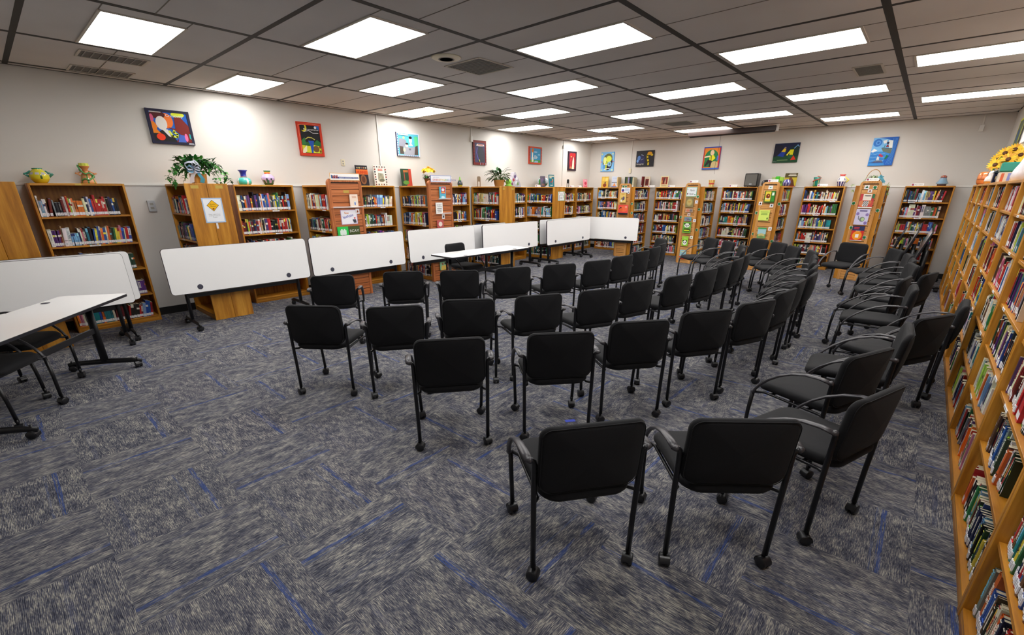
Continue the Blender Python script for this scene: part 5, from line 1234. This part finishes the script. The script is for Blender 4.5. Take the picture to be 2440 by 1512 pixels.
sign(.53, .11, (240, 238, 236), f_nh, 'header_sign', 'white header sign reading NEW NONFICTION atop the reddish slatwall', (-7.3135, 4.105, 1.93), R90, tilt=-.0)
def f_dh(a): a.frame(.02, (130, 150, 214), .06); a.text('EXPLORING', .12, .66, .13, (140, 150, 190), .3)
a_ = Art(.52, .125, .003, (240, 240, 244), (130, 150, 214), 'paper'); f_dh(a_)
cols_ = [(206, 60, 60), (226, 130, 40), (220, 190, 40), (90, 170, 80), (60, 130, 190), (110, 80, 160)]; xx = .10
for i_, ch in enumerate('DIVERSITY & INCLUSION'):
    vs, fs, w_ = text_geo(ch) if ch != ' ' else ([], [], .3)
    if ch != ' ': a_.text(ch, xx, .2, .42, cols_[i_*6//21])
    xx += (w_+.06)*.42*.125/.52 if ch != ' ' else .018
hang(a_, 'header_sign', 'white header sign reading DIVERSITY & INCLUSION atop the reddish slatwall', 'sign', (-7.3135, 6.15, 1.925), R90, None, 0)
def f_nf(a): a.frame(.03, (190, 160, 206), .03); a.text('New', .22, .72, .2, (236, 140, 40), .27); a.text('NonFiction', .12, .38, .26, (50, 60, 176), .66, .22); a.ell(.83, .42, .05, .05, (206, 30, 30)); [a.rect(.74-.02*k, .10+.06*k, .92-.01*k, .15+.06*k, (56, 56, 70)) for k in range(4)]
sign(.30, .235, (238, 236, 242), f_nf, 'nonfiction_sign', 'white paper sign reading New NonFiction on the reddish slatwall', (-7.3175, 4.10, 1.235), R90)
def f_notice(a): a.frame(.05, (110, 170, 130), .04); a.ell(.2, .86, .06, .06, (226, 130, 90)); a.ell(.82, .86, .05, .06, (206, 60, 80)); a.bars(.25, .75, .8, 1, .05, (100, 100, 110)); a.bars(.22, .8, .64, 2, .05, (110, 110, 120)); a.bars(.35, .65, .36, 3, .07, (110, 110, 120)); a.rect(.14, .1, .2, .6, (190, 150, 160)); a.rect(.8, .3, .86, .6, (120, 180, 120))
sign(.30, .235*1.0, (240, 242, 240), f_notice, 'paper_notice', 'white paper notice with green border on plain oak end panel', (-7.3898, 10.33, 1.512), R90)
def f_mb(a): a.frame(.05, (120, 190, 150), .05); a.text('March', .34, .56, .26, (24, 24, 26), .42); a.text('Books', .32, .2, .26, (24, 24, 26), .4); a.ell(.14, .3, .06, .09, (120, 90, 100)); a.ell(.84, .2, .05, .06, (70, 160, 110)); a.ell(.12, .76, .03, .05, (130, 100, 110))
sign(.26, .225, (238, 242, 244), f_mb, 'march_books_sign', 'white sign with green border reading March Books on pale slatwall', (-4.465, 11.7538, 1.63), 0)
def f_bw(a): a.ell(.2, .45, .15, .3, (60, 70, 150)); a.rect(.08, .1, .3, .25, (200, 70, 80)); a.bars(.42, .9, .75, 3, .2, (110, 120, 170), .07)
sign(.26, .12, (236, 238, 242), f_bw, 'blue_logo_sign', 'small white sign with blue emblem on the far left slatwall panel', (-6.27, 11.7538, 1.72), 0)
# books displayed on slatwalls, each with an acrylic ledge under it
def ledge(label, loc, rz, w_):
    m = MB(); m.box((-w_/2, -.065, 0), (w_/2, -.001, .003), 'acrylic'); m.box((-w_/2, -.068, 0), (w_/2, -.065, .022), 'acrylic')
    return tag(m.build('acrylic_ledge', None, loc, (0, 0, rz)), label, 'display ledge', 'clear acrylic display ledges')
def wallbook(w_, h, bg, fn, label, x, z, y=11.752): return coverart(w_, h, .018, bg, fn, label, (x, y-.012, z+.004), 0, -.0)
SX = -7.3175
def lbook(w_, h, bg, fn, label, y, z): return coverart(w_, h, .018, bg, fn, label, (SX+.012, y, z+.004), R90)
def f_cr(a): a.rect(.38, .1, .8, .5, (232, 214, 176)); a.rect(.44, .14, .74, .46, (226, 226, 230)); a.ell(.58, .28, .08, .14, (80, 110, 180)); a.bars(.2, .85, .82, 2, .1, (206, 150, 120), .04)
lbook(.145, .205, (238, 216, 200), f_cr, 'cream paperback on a clear ledge of the New NonFiction slatwall', 4.21, 1.505)
ledge('long clear ledge holding the cream paperback on New NonFiction slatwall', (SX, 4.085, 1.505), R90, .56)
def f_gr(a): a.rect(.2, .3, .8, .7, (226, 240, 230)); a.rect(.3, .2, .45, .8, (226, 240, 230)); a.rect(.55, .2, .7, .8, (226, 240, 230))
lbook(.19, .19, (48, 196, 84), f_gr, 'bright green book below the New NonFiction sign', 3.945, 1.01)
def f_sc(a): a.text('SCAY', .08, .5, .3, (240, 240, 236), .84); a.rect(.1, .15, .9, .2, (120, 150, 90))
lbook(.21, .19, (70, 84, 44), f_sc, 'olive book lettered SCAY below the New NonFiction sign', 4.15, 1.01)
def f_ap(a): a.rect(.25, .45, .9, .95, (206, 50, 60)); a.ell(.55, .75, .22, .12, (236, 236, 236)); a.bars(.3, .85, .52, 1, .1, (250, 190, 90), .06); a.ell(.5, .15, .3, .1, (200, 226, 232))
lbook(.155, .23, (90, 176, 200), f_ap, 'blue and red book on the upper ledge of the Diversity slatwall', 6.16, 1.61)
ledge('upper clear ledge on the Diversity and Inclusion slatwall', (SX, 6.18, 1.61), R90, .32)
def f_ev(a): a.text('EVERY', .12, .74, .15, (70, 76, 90), .76); a.text('THING', .12, .58, .15, (70, 76, 90), .76); a.bars(.12, .85, .42, 3, .14, (110, 100, 90), .06)
lbook(.165, .21, (234, 234, 230), f_ev, 'white book lettered EVERY THING on the Diversity slatwall', 6.055, 1.335)
ledge('lower clear ledge on the Diversity and Inclusion slatwall', (SX, 6.14, 1.335), R90, .40)
def f_kid(a): a.ell(.35, .55, .12, .1, (150, 90, 60)); a.ell(.7, .58, .12, .1, (60, 40, 36)); a.poly([(.1, 0), (.2, .4), (.8, .4), (.9, 0)], (226, 190, 90))
lbook(.19, .225, (150, 196, 150), f_kid, 'pale green picture book near the floor on the Diversity slatwall', 6.09, .215)
def f_red2(a): a.ell(.5, .5, .3, .3, (236, 220, 210))
lbook(.16, .15, (190, 90, 90), f_red2, 'small reddish book on the Diversity slatwall just above the table edge', 6.06, 1.06)
def f_fam(a): a.ell(.4, .35, .2, .2, (150, 130, 90)); a.ell(.65, .45, .16, .2, (90, 80, 110)); a.bars(.2, .8, .85, 1, .1, (200, 140, 60), .06); a.ell(.3, .2, .14, .12, (232, 230, 220))
wallbook(.18, .25, (228, 196, 110), f_fam, 'yellow picture book on the far left slatwall panel', -6.32, 1.455)
def f_sun(a): a.ell(.55, .6, .4, .3, (240, 110, 70)); a.ell(.25, .62, .14, .15, (40, 30, 40)); a.ell(.3, .5, .16, .18, (226, 100, 50)); a.rect(0, 0, 1, .18, (30, 40, 50)); a.ell(.8, .8, .12, .12, (244, 150, 130))
wallbook(.29, .25, (236, 80, 70), f_sun, 'wide orange and red picture book on the far left slatwall panel', -6.285, 1.145)
def f_map(a): a.ell(.5, .5, .38, .36, (176, 160, 100)); a.ell(.5, .5, .28, .26, (196, 176, 110)); a.bars(.3, .7, .55, 2, .12, (190, 140, 60), .05)
wallbook(.20, .24, (140, 126, 84), f_map, 'tan map patterned book under the March Books sign', -4.475, 1.375)
def f_pan(a): a.ell(.5, .7, .34, .2, (236, 236, 226)); a.ell(.2, .84, .09, .07, (24, 24, 24)); a.ell(.82, .84, .09, .07, (24, 24, 24)); a.ell(.38, .7, .07, .06, (24, 24, 24)); a.ell(.64, .7, .07, .06, (24, 24, 24)); a.ell(.5, .6, .05, .03, (24, 24, 24)); a.rect(.15, .12, .9, .42, (40, 50, 30)); a.rect(.2, .18, .85, .3, (206, 226, 40))
wallbook(.20, .265, (110, 170, 60), f_pan, 'green book with a large panda face on the March Books slatwall', -4.46, .755)
def f_pan2(a): a.ell(.5, .32, .34, .24, (238, 238, 232)); a.ell(.22, .52, .1, .08, (24, 24, 24)); a.ell(.78, .52, .1, .08, (24, 24, 24)); a.ell(.36, .34, .09, .07, (24, 24, 24)); a.ell(.66, .34, .09, .07, (24, 24, 24)); a.ell(.5, .24, .05, .03, (24, 24, 24)); a.bars(.25, .75, .8, 1, .1, (226, 240, 180), .04)
wallbook(.155, .235, (150, 204, 60), f_pan2, 'lime book with a small panda on the March Books slatwall', -4.462, .44)
def f_low(a): a.rect(0, 0, 1, .3, (216, 60, 36)); a.bars(.2, .8, .8, 1, .1, (236, 226, 130), .06); a.ell(.5, .5, .3, .12, (120, 170, 190))
wallbook(.16, .225, (150, 190, 196), f_low, 'blue and red book lowest on the March Books slatwall', -4.475, .105)
def f_s1(a): a.ell(.35, .5, .25, .3, (206, 120, 90)); a.rect(.6, .2, .95, .8, (120, 110, 110))
wallbook(.18, .09, (196, 160, 130), f_s1, 'thin wide brown booklet on the March Books slatwall', -4.46, 1.255)
wallbook(.17, .10, (110, 156, 156), f_mix, 'thin wide teal booklet above the panda book', -4.46, 1.045)
def f_ted(a): a.rect(.08, .1, .6, .94, (222, 200, 60)); a.ell(.35, .55, .2, .2, (120, 50, 24)); a.ell(.38, .6, .06, .06, (226, 150, 60)); a.rect(.1, .28, .58, .36, (236, 230, 200)); a.rect(.66, .1, .96, .94, (60, 140, 50)); a.rect(.7, .6, .9, .85, (226, 236, 220))
wallbook(.21, .25, (56, 96, 34), f_ted, 'green and yellow book high on the slatwall below the green cartons', -2.70, 1.515)
def f_lime(a): a.bars(.12, .9, .8, 3, .13, (110, 150, 60), .05); a.ell(.86, .2, .06, .1, (70, 100, 50))
wallbook(.215, .225, (214, 232, 110), f_lime, 'lime green book on the slatwall between black box and brown book', -2.745, 1.13)
def f_desert(a): a.rect(0, .85, 1, 1, (70, 160, 90)); a.rect(0, .4, 1, .85, (160, 200, 206)); a.ell(.5, .3, .4, .16, (196, 180, 120)); a.ell(.5, .15, .3, .1, (120, 140, 80))
wallbook(.17, .235, (110, 160, 100), f_desert, 'green landscape book low on the slatwall below the lime book', -2.725, .74)
def f_tall(a): a.rect(.3, .1, .9, .5, (206, 220, 60)); a.ell(.6, .7, .2, .15, (236, 230, 220))
wallbook(.10, .28, (60, 150, 110), f_tall, 'narrow green book behind the chairs at the lime book slatwall', -2.66, .22)
def f_chk(a):
    a.rect(.2, .55, .8, 1, (236, 226, 210)); a.ell(.2, .35, .22, .2, (216, 130, 90)); a.ell(.82, .3, .2, .22, (200, 80, 70)); a.ell(.7, .42, .18, .14, (206, 120, 80)); a.rect(0, 0, 1, .08, (232, 226, 216)); a.ell(.25, .12, .14, .06, (226, 110, 40)); a.poly([(.25, .12), (.32, .5), (.68, .5), (.66, .12)], (236, 236, 236))
    [a.rect(.3+.07*i, .14+.06*j, .365+.07*i, .195+.06*j, (30, 30, 36)) for i in range(5) for j in range(6) if (i+j) % 2]
    a.bars(.3, .75, .86, 1, .1, (120, 110, 110), .05); a.rect(.85, .7, 1, 1, (50, 120, 80))
wallbook(.225, .265, (200, 70, 70), f_chk, 'checkerboard covered picture book highest on the spider plant slatwall', -.948, 1.44)
def f_el(a): a.ell(.55, .35, .2, .16, (120, 130, 120)); a.line([(.4, .32), (.28, .36), (.25, .55)], .06, (110, 110, 116)); a.ell(.6, .35, .12, .1, (180, 206, 150)); a.bars(.2, .85, .85, 1, .1, (90, 80, 130), .07); a.ell(.15, .7, .12, .1, (140, 120, 180)); a.ell(.85, .65, .12, .1, (140, 120, 180)); a.ell(.85, .12, .12, .1, (130, 110, 170))
wallbook(.22, .30, (206, 200, 226), f_el, 'lavender book with a grey teapot shape on the spider plant slatwall', -.955, 1.12)
def f_toast(a): a.rect(0, .7, 1, 1, (40, 50, 90)); a.ell(.5, .36, .4, .3, (240, 150, 40)); a.rect(.36, .22, .64, .46, (238, 232, 220)); a.bars(.1, .6, .88, 2, .09, (206, 60, 60), .05); a.rect(0, 0, 1, .04, (236, 236, 230)); a.bars(.3, .75, .66, 1, .1, (240, 230, 220), .03)
wallbook(.20, .285, (206, 50, 40), f_toast, 'red and dark blue picture book lowest on the spider plant slatwall', -.958, .805)
# cutouts stuck on the displays
YP = 11.7538; YE = 11.8505
def clover(label, x, z, y=YE):
    m = MB()
    for s_, c_, dy in ((1.25, (236, 240, 236), 0), (1.0, (24, 128, 74), -.0004)):
        for k in range(4):
            a0 = pi/4+pi/2*k; pts = []
            for j in range(9):
                t_ = -1+2*j/8; rr = .033*s_*(1-.35*abs(t_)**3)*(1-.22*(1-abs(t_))**2); pts.append((rr*cos(a0+t_*.72), -.0010+dy, rr*sin(a0+t_*.72)))
            m.add([(0, -.0010+dy, 0)]+pts, [tuple([0]+list(range(1, 10)))], 'paper', c_)
    m.add([(-.004, -.0014, 0), (.004, -.0014, 0), (.012, -.0014, -.042), (.006, -.0014, -.044)], [(0, 1, 2, 3)], 'paper', (24, 110, 66))
    return tag(m.build('shamrock_cutout', None, (x, y, z)), label, 'shamrock', 'green paper shamrocks')
for lab, x, z, y in [('green shamrock at top of the far left slatwall, left of two', -6.345, 1.875, YP), ('green shamrock at top of the far left slatwall, right of two', -6.27, 1.875, YP), ('green shamrock left of the orange picture book', -6.50, 1.44, YE), ('green shamrock right of the orange picture book', -6.10, 1.43, YE),
                     ('green shamrock touching the right table corner, far left slatwall', -6.08, 1.19, YE), ('green shamrock right of the March Books sign', -4.30, 1.63, YP), ('green shamrock below right of the map book', -4.26, 1.33, YE), ('green shamrock left of the map patterned book', -4.64, 1.44, YE),
                     ('green shamrock far left of the panda books', -4.70, 1.13, YE), ('green shamrock right of the large panda face', -4.25, .84, YE), ('green shamrock left of the lime green book', -2.94, 1.29, YE), ('green shamrock lower left of lime book slatwall', -2.93, .82, YE),
                     ('green shamrock right of the teddy coloured green book', -2.51, 1.49, YE), ('green shamrock just above a chair beside the landscape book', -2.51, .68, YE), ('green shamrock under the spider plant, right', -.87, 1.83, YP), ('green shamrock left of the checkerboard book', -1.16, 1.53, YE),
                     ('green shamrock right of the checkerboard book', -.74, 1.40, YE), ('green shamrock left of the red and dark blue book', -1.09, 1.06, YP), ('green shamrock right of the red and dark blue book', -.83, .88, YP), ('green shamrock lowest left on the spider plant slatwall', -1.165, .70, YE)]: clover(lab, x, z, y)
def sticker(label, x, z, y, c1, c2, w_=.07, h=.075, name='paper_cutout', cat='cutout', rz=0, xx=None):
    a = Art(w_, h, .0012, (238, 236, 236), None, 'paper'); a.poly([(.2, .2), (.5, .85), (.85, .3)], c1); a.ell(.45, .45, .18, .16, c2)
    return hang(a, name, label, cat, (xx if xx is not None else x, y, z), rz, 'small paper cutouts')
sticker('small pie shaped cutout on the March Books slatwall', -4.46, 1.165, YP, (190, 80, 50), (120, 60, 40)); sticker('small blue round cutout right of the map book', -4.315, 1.47, YP, (60, 80, 150), (226, 226, 240)); sticker('photo cutout at upper left of the map book', -4.62, 1.60, YE, (90, 60, 50), (60, 40, 40))
sticker('grey animal cutout right of the teal booklet', -4.30, 1.03, YP, (120, 120, 150), (200, 200, 210)); sticker('gold round cutout right of the small panda book', -4.32, .62, YP, (206, 180, 80), (110, 160, 90)); sticker('photo cutout left of the lime book panel', -2.87, 1.46, YP, (110, 70, 60), (50, 40, 40))
sticker('grey portrait cutout above the lime book', -2.635, 1.42, YP, (110, 110, 110), (50, 50, 56)); sticker('white house cutout right of landscape book', -2.575, .92, YP, (120, 120, 120), (206, 170, 90)); sticker('white cloud cutout at top of the lime book slatwall', -2.72, 1.80, YP, (206, 226, 220), (90, 170, 130), .09)
sticker('green hat cutout under the spider plant', -1.00, 1.80, YP, (24, 110, 70), (24, 90, 60), .08); sticker('pie slice cutout under the spider plant', -.935, 1.735, YP, (150, 80, 50), (120, 60, 40), .07, .06); sticker('white animal cutout beside the blue emblem sign', -6.18, 1.69, YP-.0035, (150, 150, 150), (90, 90, 90), .05)
sticker('white pie cutout at the corner of New NonFiction sign', 0, 1.40, 4.265, (190, 90, 60), (120, 60, 40), .07, .08, rz=R90, xx=-7.3120); sticker('white and black cutout on the Diversity slatwall', 0, 1.235, 6.17, (40, 40, 50), (60, 60, 70), .07, .09, rz=R90, xx=-7.3175)
# bookend at the end of a low row on the right wall
cand = [b for b in BOOKS if b.place.startswith(ordn[8]) and b.sh == 6]
if cand:
    e = max(cand, key=lambda b: b.x); X = e.mat @ Matrix.Translation((min(e.x+e.w+.012+sin(e.lean)*e.h, RU-.16), .11, e.z))
    loc = X.to_translation(); m = MB()
    m.prism([(-.06, 0), (-.035, 0), (-.035, .07), (-.018, .092), (.018, .092), (.035, .07), (.035, 0), (.06, 0), (.06, .13), (.04, .15), (-.04, .15), (-.06, .13)], -.0012, .0012, 'tan_metal')
    m.box((-.06, .0015, 0), (.06, .10, .0015), 'tan_metal'); tag(m.build('bookend', None, loc, (0, 0, 0)), 'tan metal bookend in the low right wall bookcase nearest camera', 'bookend', 'metal bookends')
